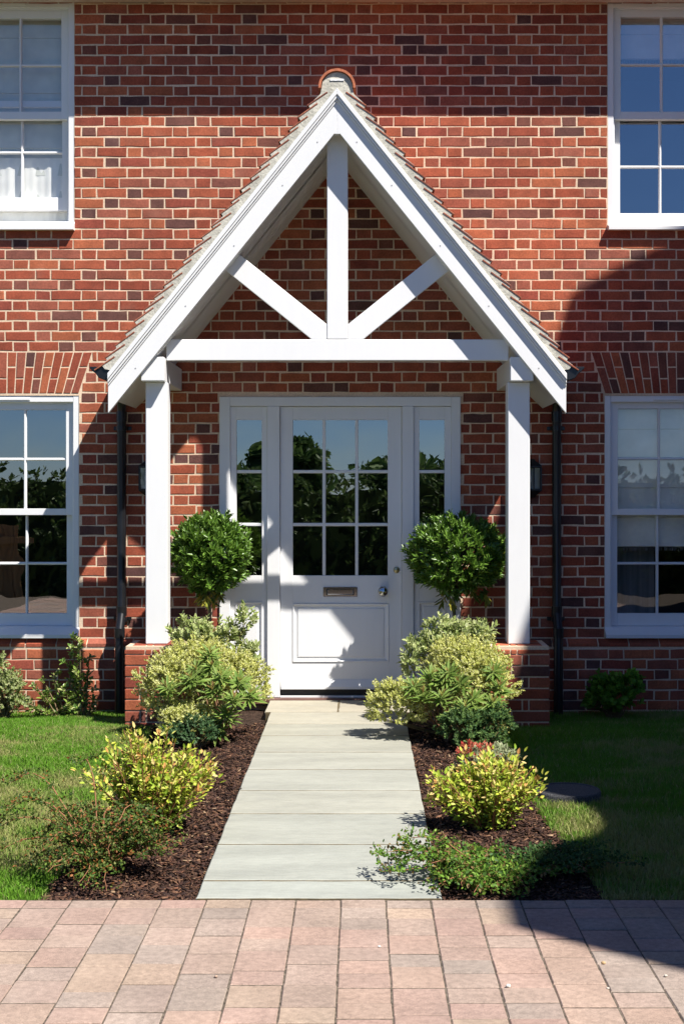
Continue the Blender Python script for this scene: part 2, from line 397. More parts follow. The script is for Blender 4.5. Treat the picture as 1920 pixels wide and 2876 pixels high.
# rooms behind the openings
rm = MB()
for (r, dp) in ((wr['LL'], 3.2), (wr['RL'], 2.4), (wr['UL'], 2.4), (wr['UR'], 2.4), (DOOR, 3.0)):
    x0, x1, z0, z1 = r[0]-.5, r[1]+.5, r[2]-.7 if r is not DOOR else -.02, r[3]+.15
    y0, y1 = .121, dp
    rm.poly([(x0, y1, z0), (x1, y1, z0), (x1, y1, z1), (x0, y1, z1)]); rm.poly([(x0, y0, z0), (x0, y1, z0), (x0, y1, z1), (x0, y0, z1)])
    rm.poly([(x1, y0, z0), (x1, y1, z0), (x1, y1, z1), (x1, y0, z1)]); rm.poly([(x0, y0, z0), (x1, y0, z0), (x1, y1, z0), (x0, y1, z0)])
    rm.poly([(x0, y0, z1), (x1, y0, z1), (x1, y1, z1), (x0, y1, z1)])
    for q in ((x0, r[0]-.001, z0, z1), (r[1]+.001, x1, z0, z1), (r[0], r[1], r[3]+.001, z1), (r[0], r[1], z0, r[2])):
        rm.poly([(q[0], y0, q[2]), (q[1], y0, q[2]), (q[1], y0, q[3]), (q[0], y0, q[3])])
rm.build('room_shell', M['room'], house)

# ------------------------------------------------------------------ sash windows
def sash(xa, xb, za, zb, y, st, top, bot, name_parent, cols, zrows, xcols, dep=.045):
    """frame of one sash with its glazing bars; returns glass rect"""
    m = MB()
    m.box(xa, xa+st, y, y+dep, za, zb, b=.002); m.box(xb-st, xb, y, y+dep, za, zb, b=.002)
    m.box(xa+st, xb-st, y+.0015, y+dep, zb-top, zb, b=.002); m.box(xa+st, xb-st, y+.0015, y+dep, za, za+bot, b=.002)
    gx0, gx1, gz0, gz1 = xa+st, xb-st, za+bot, zb-top
    bw = .0105
    for xc in xcols:
        m.prismbar = None
        m.raw([(xc-bw, y+.022, gz0), (xc-bw*.45, y+.008, gz0), (xc+bw*.45, y+.008, gz0), (xc+bw, y+.022, gz0), (xc-bw, y+.022, gz1), (xc-bw*.45, y+.008, gz1), (xc+bw*.45, y+.008, gz1), (xc+bw, y+.022, gz1)],
              [(0, 1, 5, 4), (1, 2, 6, 5), (2, 3, 7, 6)])
        m.box(xc-bw, xc+bw, y+.022, y+.036, gz0, gz1)
    for zc in zrows:
        m.raw([(gx0, y+.022, zc-bw), (gx0, y+.009, zc-bw*.45), (gx0, y+.009, zc+bw*.45), (gx0, y+.022, zc+bw), (gx1, y+.022, zc-bw), (gx1, y+.009, zc-bw*.45), (gx1, y+.009, zc+bw*.45), (gx1, y+.022, zc+bw)],
              [(0, 4, 5, 1), (1, 5, 6, 2), (2, 6, 7, 3)])
        m.box(gx0, gx1, y+.0225, y+.0355, zc-bw, zc+bw)
    # glazing bead slopes round the edge
    o = m.build('sash', M['paint'], name_parent)
    gl = MB(); gl.poly([(gx0, y+.024, gz0), (gx1, y+.024, gz0), (gx1, y+.024, gz1), (gx0, y+.024, gz1)])
    gl.build('glass', M['clearglass' if xa < -3 and za > 3 or xa > 0 and zb < 3 and za < 3 else 'glass'], name_parent)
def sash_window(key, rows, open_px=0, label=None):
    x0, x1, z0, z1 = wr[key]
    YF = .006
    ys = rows       # px of: top-sash glass top, glass bottom, meeting rail bottom, bottom glass bottom, bottom rail bottom, sill top
    fr = MB(); jw = 17/SW; hd = 18/SW; zs0 = Z(ys['sill_top'])
    fr.box(x0, x0+jw, YF, .11, zs0, z1, b=.003); fr.box(x1-jw, x1, YF, .11, zs0, z1, b=.003)
    fr.box(x0+jw, x1-jw, YF+.002, .11, z1-hd, z1, b=.003)
    # parting beads and the inner lining
    fr.box(x0+jw, x0+jw+.012, .03, .11, zs0, z1-hd); fr.box(x1-jw-.012, x1-jw, .03, .11, zs0, z1-hd)
    fr.box(x0+jw+.012, x1-jw-.012, .036, .11, z1-hd-.012, z1-hd)
    w = fr.build('window', M['paint'], house)
    if label: w['label'] = label
    a, b = x0+jw+.012, x1-jw-.012
    cxs = [(a+b)/2-(b-a-.05*2)/6-.0, (a+b)/2+(b-a-.05*2)/6]
    st = .047
    zmt, zmb = Z(ys['g1']), Z(ys['mb'])
    midt = (Z(ys['g0'])+zmt)/2
    ub, uo = Z(ys['mb']), z1-hd-.012
    sash(a, b, ub, uo, .04, st, uo-Z(ys['g0']), Z(ys['g1'])-ub, w, None, [midt], cxs)
    dz = open_px/SW
    lt, lb = Z(ys['g1'])-.0+dz, zs0+.004+dz
    g0b, g1b = Z(ys['mb'])-.0+dz, Z(ys['b1'])
    sash(a, b, lb, lt, .087, st+.004, (Z(ys['g1'])-Z(ys['mb']))*.8, g1b-lb, w, None, [(lt-(Z(ys['g1'])-Z(ys['mb']))*.8+g1b)/2], cxs)
    sl_ = MB()
    zb, zt = z0, zs0
    sl_.prismx([(-.055, zb), (-.055, zb+.024), (-.043, zb+.03), (.006, zt), (.112, zt+.004), (.112, zb)], x0-.0, x1+.004)
    sl_.build('sill', M['paint'], w)
    # trickle vent in the head
    tv = MB(); cx = (x0+x1)/2
    tv.box(cx-.2, cx+.2, .0, YF, z1-.034, z1-.016, b=.003); tv.build('trickle_vent', M['paint'], w)
    return w
sash_window('LL', dict(g0=1150, g1=1429, mb=1447, b1=1726, sill_top=1762))
sash_window('RL', dict(g0=1147, g1=1429, mb=1447, b1=1726, sill_top=1762))
sash_window('UL', dict(g0=46, g1=309, mb=331, b1=547, sill_top=622), open_px=36, label='sash window with its lower sash pushed up a little')
sash_window('UR', dict(g0=42, g1=309, mb=331, b1=592, sill_top=630))

# blinds and curtains
def folded(name, x0, x1, z0, z1, y, folds, label, cat='blind', vert=False, c=(1, 1, 1), fringe=False, group=None, m='blind'):
    b = MB()
    if vert:
        n = int((x1-x0)/.012); V = []
        for i in range(n+1):
            x = x0+(x1-x0)*i/n; yy = y+.004*math.sin(i*.5)+.002*math.sin(i*1.3); V += [(x, yy, z0), (x, yy, z1)]
        b.raw(V, [(2*i, 2*i+2, 2*i+3, 2*i+1) for i in range(n)], c, 0, True)
    else:
        n = folds
        for i in range(n):
            a, e = z0+(z1-z0)*i/n, z0+(z1-z0)*(i+1)/n
            b.prismx([(y, a), (y-.014, a+.004), (y-.004, e), (y+.006, e), (y+.004, a)], x0, x1, c)
    if fringe:
        x = x0
        while x < x1-.004:
            b.box(x, x+random.choice((.003, .005, .002)), y-.002, y+.002, z0-.028, z0, c=(.3, .3, .33)); x += random.choice((.006, .008, .014, .02))
    o = b.build(name, M[m], None)
    tag(o, label, cat, group)
    return o
def wx(k): return wr[k][0]+.03, wr[k][1]-.03
x0, x1 = wx('UL'); folded('roman_blind', x0, x1, Z(560), Z(10), .16, 7, 'pale roman blind hanging behind the slightly open upstairs window', c=(1.0, 1.03, .95))
folded('net_curtain', x0, x1, Z(660), Z(430), .145, 1, 'white cloth hanging behind the bottom panes of the slightly open upstairs window', 'curtain', vert=True, c=(1.35, 1.36, 1.33))
x0, x1 = wx('UR'); folded('roman_blind', x0, x1, Z(150), Z(10), .145, 2, 'short pale roman blind with a fringe behind the upstairs window that reflects blue sky', c=(1, 1, 1), fringe=True)
x0, x1 = wx('RL'); folded('roman_blind', x0, x1, Z(1538), Z(1120), .145, 5, 'grey roman blind with a striped fringe behind the ground floor window on the shaded side', c=(1.3, 1.28, 1.18), fringe=True)
folded('curtain', x0+.1, x0+.42, Z(1790), Z(1500), .4, 1, 'dark grey curtain hanging below the fringed blind of the shaded ground floor window', 'curtain', vert=True, c=(1, 1, 1), m='roomc')

# ------------------------------------------------------------------ door set
fy = -.018                    # face of the frame
fr = MB()
fx0, fx1 = X(617), X(1292); ft = Z(1115); fb = Z(1141); TH = .01
fr.box(fx0, fx0+30/SW, fy, .13, TH, ft, b=.003); fr.box(fx1-26/SW, fx1, fy, .13, TH, ft, b=.003)
fr.box(fx0+30/SW, fx1-26/SW, fy+.002, .13, fb, ft, b=.003)
fr.box(X(750), X(786), fy-.002, .13, TH, fb, b=.004); fr.box(X(1128), X(1161), fy-.002, .13, TH, fb, b=.004)
dfr = fr.build('door_frame', M['paint'], house)
def glazed(m, gx, gz, x0, x1, z0, z1, y, t, lowtop, bars=.0115):
    """stiles, rails and glazing bars around the openings gx, gz (lists of intervals)"""
    m.box(x0, gx[0][0], y, y+t, z0, z1, b=.002); m.box(gx[-1][1], x1, y, y+t, z0, z1, b=.002)
    m.box(gx[0][0], gx[-1][1], y+.001, y+t, gz[-1][1], z1, b=.001); m.box(gx[0][0], gx[-1][1], y+.001, y+t, lowtop, gz[0][0], b=.001)
    for i in range(len(gx)-1):
        m.box(gx[i][1], gx[i+1][0], y+.006, y+.034, gz[0][0], gz[-1][1], b=.004)
    for j in range(len(gz)-1):
        m.box(gx[0][0], gx[-1][1], y+.007, y+.033, gz[j][1], gz[j+1][0], b=.004)
def sunk_panel(m, x0, x1, z0, z1, y, yb):
    """moulded frame sloping in to a raised field"""
    def ring(a, ya, b_, yb_):
        A = [(x0+a, ya, z0+a), (x1-a, ya, z0+a), (x1-a, ya, z1-a), (x0+a, ya, z1-a)]
        B = [(x0+b_, yb_, z0+b_), (x1-b_, yb_, z0+b_), (x1-b_, yb_, z1-b_), (x0+b_, yb_, z1-b_)]
        for i in range(4): m.poly([A[i], A[(i+1) % 4], B[(i+1) % 4], B[i]])
    ring(0, y, .004, y-.006); ring(.004, y-.006, .012, y-.004); ring(.012, y-.004, .018, y+.008); ring(.018, y+.008, .034, y+.009); ring(.034, y+.009, .040, y+.002)
    a = .04; m.poly([(x0+a, y+.002, z0+a), (x1-a, y+.002, z0+a), (x1-a, y+.002, z1-a), (x0+a, y+.002, z1-a)])
dy = .012
d = MB(); dx0, dx1, dz0, dz1 = X(787), X(1127), Z(1936), fb-.003
gx = [(X(822), X(905)), (X(914), X(997)), (X(1006), X(1088.5))]; gz = [(Z(1617), Z(1478)), (Z(1469), Z(1329)), (Z(1320), Z(1179))]
pz0, pz1 = Z(1860), Z(1695); px0, px1 = X(821), X(1092)
glazed(d, gx, gz, dx0, dx1, dz0, dz1, dy, .044, pz1)
d.box(gx[0][0], px0, dy+.001, dy+.044, pz0, pz1) if gx[0][0] < px0 else None
d.box(gx[0][0], gx[-1][1], dy+.001, dy+.044, dz0, pz0, b=.001)
sunk_panel(d, px0, px1, pz0, pz1, dy-.0005, dy+.01)
door = d.build('front_door', M['paint'], house)
def pane(gx, gz, y, parent):
    g = MB(); g.poly([(gx[0][0]-.004, y, gz[0][0]-.004), (gx[-1][1]+.004, y, gz[0][0]-.004), (gx[-1][1]+.004, y, gz[-1][1]+.004), (gx[0][0]-.004, y, gz[-1][1]+.004)])
    g.build('glass', M['glass'], parent)
pane(gx, gz, dy+.02, door)
wb = MB(); wb.prismx([(dy-.0005, Z(1908)), (dy-.006, Z(1911)), (dy-.03, Z(1928)), (dy-.03, Z(1935)), (dy-.0005, Z(1935))], dx0+.006, dx1-.006); wb.build('weather_bar', M['paint'], door)
lp = MB(); lx0, lx1, lz0, lz1 = X(907), X(1003), Z(1676), Z(1649)
lp.box(lx0, lx1, dy-.008, dy, lz0, lz1, b=.003); lp.box(lx0+.03, lx1-.03, dy-.018, dy-.008, lz0+.016, lz1-.016, b=.005)
lp.box(lx0+.024, lx1-.024, dy-.0095, dy-.0078, lz0+.012, lz1-.012, m=1)
lp.build('letter_plate', [M['chrome'], M['gap']], door)
kb = MB(); kc = (X(1075), dy, Z(1660))
kb.lathe([(0, 0), (.026, 0), (.026, .006), (.014, .009), (.011, .03), (.02, .036), (.034, .045), (.0375, .058), (.034, .07), (.024, .078), (.018, .079), (.012, .082), (0, .083)], kc, '-y', 32); kb.build('door_knob', M['chrome'], door)
lk = MB(); lk.lathe([(0, 0), (.024, 0), (.023, .006), (.018, .009), (0, .01)], (X(1113), dy, Z(1601)), '-y', 28); lk.box(X(1113)-.002, X(1113)+.002, dy-.0115, dy-.01, Z(1601)-.009, Z(1601)+.009)
lk.build('lock', M['brass'], door)
# side lights
for (x0, x1, g0, g1) in ((X(647), X(750), X(664), X(735)), (X(1161), X(1266), X(1177), X(1248))):
    m = MB(); sx = [(g0, g1)]; y = .004
    pz1s, pz0s = Z(1690), Z(1860)
    glazed(m, sx, gz, x0, x1, TH+.01, fb-.002, y, .04, pz1s)
    m.box(g0, g1, y+.001, y+.04, TH+.01, pz0s, b=.001)
    sunk_panel(m, g0-.008, g1+.008, pz0s, pz1s, y-.0005, y+.01)
    o = m.build('sidelight', M['paint'], house); pane(sx, gz, y+.018, o)
th = MB(); th.box(fx0-.01, fx1+.01, -.075, .13, -.03, TH-.001, b=.004); th.build('threshold', M['hardwood'], house)
sg = MB(); sg.box(dx0, dx1, dy+.012, .1, TH, dz0-.002); sg.box(dx0, dx1, dy-.024, dy+.01, TH, TH+.012, m=1); sg.build('door_gap_shade', [M['gap'], M['paint']], house)  # black box paints the shade in the gap below the door; white sill strip

# ------------------------------------------------------------------ porch
XC = -.150; DB = .92
porch = empty('gabled_porch', (XC, -.6, 0))
tag(porch, 'white timber gabled porch with king post truss and clay tile roof over the front door', 'porch')
AZ = Z(250, DB); HW = 1.511; SL = 1.245; TH_ = math.atan(SL); VD = .272
cs, sn = math.cos(TH_), math.sin(TH_)
def bl(side, along, perp):          # along the slope from the apex, perpendicular outwards -> (x, z)
    return (XC+side*(along*cs+perp*sn), AZ-along*sn+perp*cs)
EZ = AZ-HW*SL
for s in (-1, 1):
    b = MB(); x = lambda u: XC+s*u
    kx = .020                                         # flat cut under the apex
    pts = [(XC+(0 if s > 0 else 0), AZ-.0), (x(HW), EZ), (x(HW), EZ-VD+.012), (x(kx), AZ-kx*SL-VD), (XC, AZ-kx*SL-VD)]
    b.prism(pts, -DB, -DB+.035, b=.002)
    # crown moulding: stepped strips along the top edge, running out of the board
    def strip(p0, p1, prj, nose=0):
        q = [(XC, AZ-p0/cs), (x(HW), EZ-p0/cs), (x(HW), EZ-p1/cs), (XC, AZ-p1/cs)]
        b.prism(q, -DB-prj, -DB, b=.003)
    strip(.0, .026, .030); strip(.0265, .040, .022); strip(.0405, .052, .010)
    for u in (.13, .36, .68, 1.0, 1.33):
        for v in (.10,):
            c = (x(u), -DB-.0012, AZ-u*SL-v/cs-.03)
            b.raw([(c[0]+.005*math.cos(t), c[1], c[2]+.005*math.sin(t)) for t in [2*math.pi*i/8 for i in range(8)]], [tuple(range(8))], m=1)
    b.build('bargeboard', [M['paint'], M['screw']], porch)
    # boxed roof slope seen from below
    f = MB(); q = [(XC, AZ-.004), (x(HW-.03), EZ+.03), (x(HW-.03), EZ-VD+.10), (x(HW-.16), EZ-VD+.16*SL+.022), (XC, AZ-VD+.018)]
    f.prism(q, -DB+.0355, -.001)
    # lining board joint
    for k in (.30, .62): f.prism([(x(.06), AZ-VD-.06*SL+.018-.001), (x(HW-.2), EZ-VD+.2*SL+.017), (x(HW-.2), EZ-VD+.2*SL+.011), (x(.06), AZ-VD-.06*SL+.012)], -DB+.0355+(k-.3)*.9+.02, -DB+.0355+(k-.3)*.9+.35)
    f.build('soffit', M['paint'], porch)
    # verge mortar bed
    v = MB(); L = math.hypot(HW, HW*SL)
    P = [bl(s, .02, .05)]; a = .213
    while a < L-.0:
        j = random.uniform(-.003, .003); P += [bl(s, a-.006, .077+j), bl(s, a+.001, .055+j)]; a += .1015
    P += [bl(s, L-.02, .066), bl(s, L-.012, .03)]
    low = [bl(s, .02+(L-.05)*i/8, -.001) for i in range(8, -1, -1)]
    pts = P+low
    if s < 0: pts = pts
    v.prism(pts, -DB-.022, -DB+.02); v.build('verge', M['verge'], porch)
    # clay tiles, one course after another, each course split in tiles
    t = MB(); a = .213
    while a < L+.09:
        for k in range(7):
            y0 = -DB-.026+k*.152 - (0 if k else 0); y1 = min(y0+.150, -.004)
            if y1 <= y0: continue
            tl = math.radians(16+random.uniform(-1.5, 1.5)); c0 = random.choice(((.30, .105, .06), (.26, .085, .05), (.34, .13, .08), (.22, .08, .055)))
            def q(al, pe): return bl(s, al, pe)
            pe = .082+random.uniform(-.003, .004); aa = a+random.uniform(-.004, .004); ln = .160
            th_ = .009
            p1 = q(aa, pe); p2 = q(aa-ln*math.cos(tl), pe-ln*math.sin(tl))
            p3 = q(aa-ln*math.cos(tl)+th_*math.sin(tl), pe-ln*math.sin(tl)-th_); p4 = q(aa+.002, pe-th_)
            t.prism([p1, p2, p3, p4], y0, y1, c=c0, b=.0015)
        a += .1015
    # the layer of tile under each course
    q0 = [bl(s, .1, .045), bl(s, L+.05, .045), bl(s, L+.05, .0), bl(s, .1, .0)]
    t.prism(q0, -DB+.021, -.004, c=(.28, .10, .06))
    t.build('roof_tiles', M['tile'], porch)
    # plate beam, post
    pi, po = (1.139, 1.287) if s > 0 else (1.137, 1.283)
    bm = MB(); bx0, bx1 = x(1.146), x(1.301); bm.box(bx0, bx1, -.884, -.004, 2.245, 2.405, b=.005); bm.build('plate_beam', M['paint'], porch)
    po_ = MB(); po_.box(x(pi), x(po), -.80, -.655, .49, 2.2445, b=.005); po_.build('post', M['paint'], porch)
    # ogee gutter
    gpts = [(1.642, 2.334), (1.642, 2.25), (1.60+.045, 2.247), (1.68, 2.249), (1.715, 2.262), (1.735, 2.290), (1.755, 2.305), (1.772, 2.322), (1.776, 2.336)]
    gu = MB(); gu.prism([(x(p-.145), q_) for p, q_ in gpts], -DB-.012, -.004, b=.003)
    gu.box(x(1.60-.145), x(1.64-.145), -DB+.04, -.004, 2.26, 2.35); gu.build('gutter', M['black'], porch)
# ridge
r = MB(); n = 22; ro, ri = .122, .106; cz = AZ+.004
for k in range(3):
    ya, yb_ = -DB-.036+k*.335, min(-DB-.036+(k+1)*.335-.006, -.003); rr = ro-.0*(k % 2)
    V = []
    for (rad, yy) in ((rr, ya), (rr, yb_), (ri, yb_), (ri, ya)):
        for i in range(n+1):
            a = math.pi*i/n*1.03-.045; V.append((XC+rad*math.cos(a), yy, cz+rad*math.sin(a)))
    N_ = n+1; Fs = []
    for j in range(4):
        for i in range(n): Fs.append((j*N_+i, j*N_+i+1, ((j+1) % 4)*N_+i+1, ((j+1) % 4)*N_+i))
    Fs += [(0, N_, 2*N_, 3*N_), (n, 3*N_+n, 2*N_+n, N_+n)]
    r.raw(V, Fs, (.46, .155, .08), 0, False)
r.build('ridge_tile', M['tile'], porch)
rb = MB(); pts = [(XC+.102*math.cos(math.pi*i/20), cz+.102*math.sin(math.pi*i/20)) for i in range(21)]+[(XC-.12, cz-.09), (XC-.09, cz-.1), (XC, AZ-.0), (XC+.09, cz-.1), (XC+.12, cz-.09)]
rb.prism(pts, -DB-.019, -.01, b=.002)
rb.box(XC-.045, XC+.045, -DB-.024, -DB-.018, cz+.045, cz+.056, m=1); rb.build('ridge_bedding', [M['verge'], M['tile']], porch)
# truss
TF, TB = -.800, -.772
km = MB(); km.box(XC-.070, XC+.070, TF-.001, TB, 2.532, AZ-VD+.02, b=.004); km.build('king_post', M['paint'], porch)
tb_ = MB(); tb_.box(XC-1.144, XC+1.144, TF-.002, TB, 2.388, 2.530, b=.005); tb_.build('tie_beam', M['paint'], porch)
for s in (-1, 1):
    b = MB(); ang = math.atan(174/217); ux, uz = math.cos(ang), math.sin(ang); wd = .142
    # upper edge leaves the king post 0.10 above the tie
    p0 = (.0705, 2.632); p1 = (p0[0]+.80*ux, p0[1]+.80*uz)
    lo = (p1[0]+wd*uz, p1[1]-wd*ux); tx = .0705+ (2.620-2.5205+0)/1.0
    # lower edge meets the tie top
    k = (2.531-(p0[1]-wd*ux))/uz; q = (p0[0]+wd*uz+k*ux, 2.531)
    pts = [(p0[0], 2.531), q, lo, p1, p0]
    b.prism([(XC+s*a, c) for a, c in pts], TF+.003, TB-.003, b=.003); b.build('brace', M['paint'], porch)

# brick piers
def pier(cx, cy, w, dpt, z0, z1, parent, label=None):
    m = MB(); m.box(cx-w/2+.006, cx+w/2-.006, cy-dpt/2+.006, cy+dpt/2-.006, z0, z1-.006, m=1)
    zt = z1-.064; k = 0; z = zt
    while z > z0:
        a, b = max(z-.0645, z0), z-.0
        half = k % 2
        L = w
        if half: cuts = [0, .1, .143, w]
        else: cuts = [0, .2125, .256, w]
        def bar(p0, p1, q0, q1):
            c = brick_col(.12); m.box(p0+.0, p1, q0, q1, a, b, c=c, b=.003)
        for i in range(3):
            u0, u1 = cx-w/2+cuts[i]+(J/2 if i else 0), cx-w/2+cuts[i+1]-(J/2 if i < 2 else 0)
            bar(u0, u1, cy-dpt/2, cy-dpt/2+.1); bar(u0, u1, cy+dpt/2-.1, cy+dpt/2)
        ys = [cy-dpt/2+.1+J, cy, cy+dpt/2-.1-J]
        for (xa, xb) in ((cx-w/2, cx-w/2+.1), (cx+w/2-.1, cx+w/2)):
            for i in range(2): bar(xa, xb, ys[i]+(J/2 if i else 0), ys[i+1]-(0 if i else J/2))
        z -= .075; k += 1
    # chamfered capping bricks
    ch = .052; e = .0
    for (u0, u1) in ((0, .13), (.1405, .175), (.1855, w)):
        xa, xb = cx-w/2+u0, cx-w/2+u1; c = brick_col(.0)
        la, lb = (ch if u0 == 0 else 0), (ch if u1 == w else 0)
        for sgn in (-1, 1):
            yo = cy+sgn*dpt/2; yi = cy+sgn*(dpt/2-ch)
            ym = cy+sgn*.005
            V = [(xa, yo, z1-.054), (xb, yo, z1-.054), (xb, yo, z1-.032), (xa, yo, z1-.032), (xb-lb, yi, z1), (xa+la, yi, z1), (xa+la, ym, z1), (xb-lb, ym, z1), (xa, ym, z1-.054), (xb, ym, z1-.054), (xa, ym, z1-.032), (xb, ym, z1-.032)]
            m.raw(V, [(0, 1, 2, 3), (3, 2, 4, 5), (5, 4, 7, 6), (0, 3, 10, 8), (3, 5, 6, 10), (1, 9, 11, 2), (2, 11, 7, 4), (0, 8, 9, 1)], c, 0)
    m.build('brick_pier', [M['brick'], M['mortar']], parent)
pier(XC-1.209, -.70, .395, .37, -.25, .49, porch)
pier(XC+1.211, -.70, .395, .37, -.25, .49, porch)

# ------------------------------------------------------------------ downpipes
for i, (xp, lab) in enumerate(((-1.725, 'black drainpipe on the brick wall left of the porch, by the sunlit sash window'), (1.425, 'black drainpipe on the shaded brick wall right of the porch'))):
    o = empty('drainpipe', (xp, -.06, 0)); tag(o, lab, 'drainpipe', 'drainpipes beside the porch')
    r = .0325; yb = -.058
    p = MB(); p.tube([(xp, -.12, 2.25), (xp, -.11, 2.21), (xp, yb-.01, 2.13), (xp, yb, 2.08), (xp, yb, .66), (xp, yb-.012, .61), (xp, yb-.075, .52), (xp, yb-.085, .47), (xp, yb-.085, -.15)], r, 16); p.build('pipe', M['black'], o)
    for (z, yy) in ((2.06, yb), (1.0+.58-1.0+.07, yb), (.50, yb-.083)):
        c = MB(); c.tube([(xp, yy, z-.04), (xp, yy, z+.03)], r+.006, 16); c.build('collar', M['black'], o)
    for (z, yy) in ((.585+.0, yb), (1.97, yb)):
        c = MB(); c.box(xp-.065, xp+.065, -.018, -.006, z-.014, z+.014, b=.003); c.tube([(xp, yy, z-.016), (xp, yy, z+.016)], r+.008, 16); c.build('bracket', M['black'], o)

# ------------------------------------------------------------------ wall lamps
for (xc, lab) in ((-1.508, 'black wall lantern half hidden behind the left porch post'), (1.226, 'black wall lantern half hidden behind the right porch post')):
    zc = 1.607; o = empty('wall_lantern', (xc, 0, zc-.14)); tag(o, lab, 'wall lamp', 'lanterns on the wall beside the door')
    m = MB(); hw = .088; y0, y1 = -.10, -.006
    m.box(xc-.05, xc+.05, -.02, -.006, zc-.14, zc+.14, b=.006)
    m.box(xc-hw, xc+hw, y0, y1, zc+.076, zc+.092, b=.004); m.box(xc-hw, xc+hw, y0, y1, zc-.092, zc-.076, b=.004)
    for sg_ in (1, -1):
        zA, zB = zc+sg_*.092, zc+sg_*.14
        A = [(xc-hw+.003, y0+.003), (xc+hw-.003, y0+.003), (xc+hw-.003, y1), (xc-hw+.003, y1)]; B = [(xc-.03, y0+.055), (xc+.03, y0+.055), (xc+.03, y1), (xc-.03, y1)]
        m.raw([(a, b, zA) for a, b in A]+[(a, b, zB) for a, b in B], [(0, 1, 5, 4), (1, 2, 6, 5), (2, 3, 7, 6), (3, 0, 4, 7), (4, 5, 6, 7), (3, 2, 1, 0)])
    for xx in (-hw+.005, -.03, .03, hw-.005): m.box(xc+xx-.005, xc+xx+.005, y0+.002, y0+.012, zc-.077, zc+.077)
    for xx in (-hw+.005, hw-.005): m.box(xc+xx-.005, xc+xx+.005, -.055, -.045, zc-.077, zc+.077)
    m.build('lamp_frame', M['iron'], o)
    g = MB(); g.poly([(xc-hw+.006, y0+.009, zc-.076), (xc+hw-.006, y0+.009, zc-.076), (xc+hw-.006, y0+.009, zc+.076), (xc-hw+.006, y0+.009, zc+.076)])
    for sx in (-1, 1): g.poly([(xc+sx*(hw-.006), y0+.009, zc-.076), (xc+sx*(hw-.006), y1, zc-.076), (xc+sx*(hw-.006), y1, zc+.076), (xc+sx*(hw-.006), y0+.009, zc+.076)])
    g.build('lamp_glass', M['lampglass'], o)
    rf = MB(); rf.box(xc-hw+.008, xc+hw-.008, -.026, -.021, zc-.075, zc+.075); rf.build('reflector', M['blind'], o)
    bb = MB(); bb.lathe([(0, -.05), (.012, -.048), (.02, -.03), (.024, -.005), (.018, .02), (.014, .045), (.014, .06)], (xc, -.062, zc), 'z', 14); bb.build('bulb', M['blind'], o)

# ------------------------------------------------------------------ ground
def noise2(x, y, sc_, seed=0):
    g = np.random.default_rng(seed).random((64, 64)); xx, yy = x*sc_, y*sc_
    i, j = np.floor(xx).astype(int), np.floor(yy).astype(int); fx, fy_ = xx-i, yy-j
    fx, fy_ = fx*fx*(3-2*fx), fy_*fy_*(3-2*fy_)
    a = g[i % 64, j % 64]; b = g[(i+1) % 64, j % 64]; c = g[i % 64, (j+1) % 64]; d_ = g[(i+1) % 64, (j+1) % 64]
    return (a*(1-fx)+b*fx)*(1-fy_)+(c*(1-fx)+d_*fx)*fy_
gr = MB(); gr.poly([(-400, -400, -.32), (400, -400, -.32), (400, 400, -.32), (-400, 400, -.32)])
tag(gr.build('ground', M['earth']), kind='structure')
YFR = -4.775
def gz_(x, y):      # lawn level: dips a little towards the house
    t = np.clip((y+1.3)/1.0, 0, 1); return -.035-.075*t+.012*(noise2(x+50, y+50, 2.0, 3)-.5)
def edgeL(y): return -1.17-.19*np.clip((y-YFR)/3.6, 0, 1)+.025*np.sin(y*3.1)
def edgeR(y): return .90-.02*np.clip((y-YFR)/3.6, 0, 1)+.025*np.sin(y*2.7+1)
def surf(name, x0f, x1f, y0, y1, nx, ny, zf, m, label=None, kind='structure'):
    ys = np.linspace(y0, y1, ny+1); V = []; 
    for y in ys:
        a, b = x0f(y), x1f(y)
        for i in range(nx+1): x = a+(b-a)*i/nx; V.append((x, y, float(zf(np.array(x), np.array(y)))))
    T = [(j*(nx+1)+i, j*(nx+1)+i+1, (j+1)*(nx+1)+i+1, (j+1)*(nx+1)+i) for j in range(ny) for i in range(nx)]
    o = np_mesh(name, np.array(V), np.array(T), np.ones((len(V), 3)), m, nside=4, smooth=True); tag(o, kind=kind); return o
surf('lawn', lambda y: -9.0, edgeL, YFR-.0, .0, 60, 40, gz_, M['turf'])
surf('lawn', edgeR, lambda y: 9.0, YFR-.0, .0, 60, 40, gz_, M['turf'])
def bz(x, y): return -.03-.05*np.clip((y+1.3)/1.0, 0, 1)+.022*(noise2(x+9, y+9, 9, 5)-.5)
surf('flower_bed_soil', lambda y: float(edgeL(y))-.03, lambda y: -.60, YFR, -.0, 30, 120, bz, M['soil'])
surf('flower_bed_soil', lambda y: .295, lambda y: float(edgeR(y))+.03, YFR, -.0, 30, 120, bz, M['soil'])

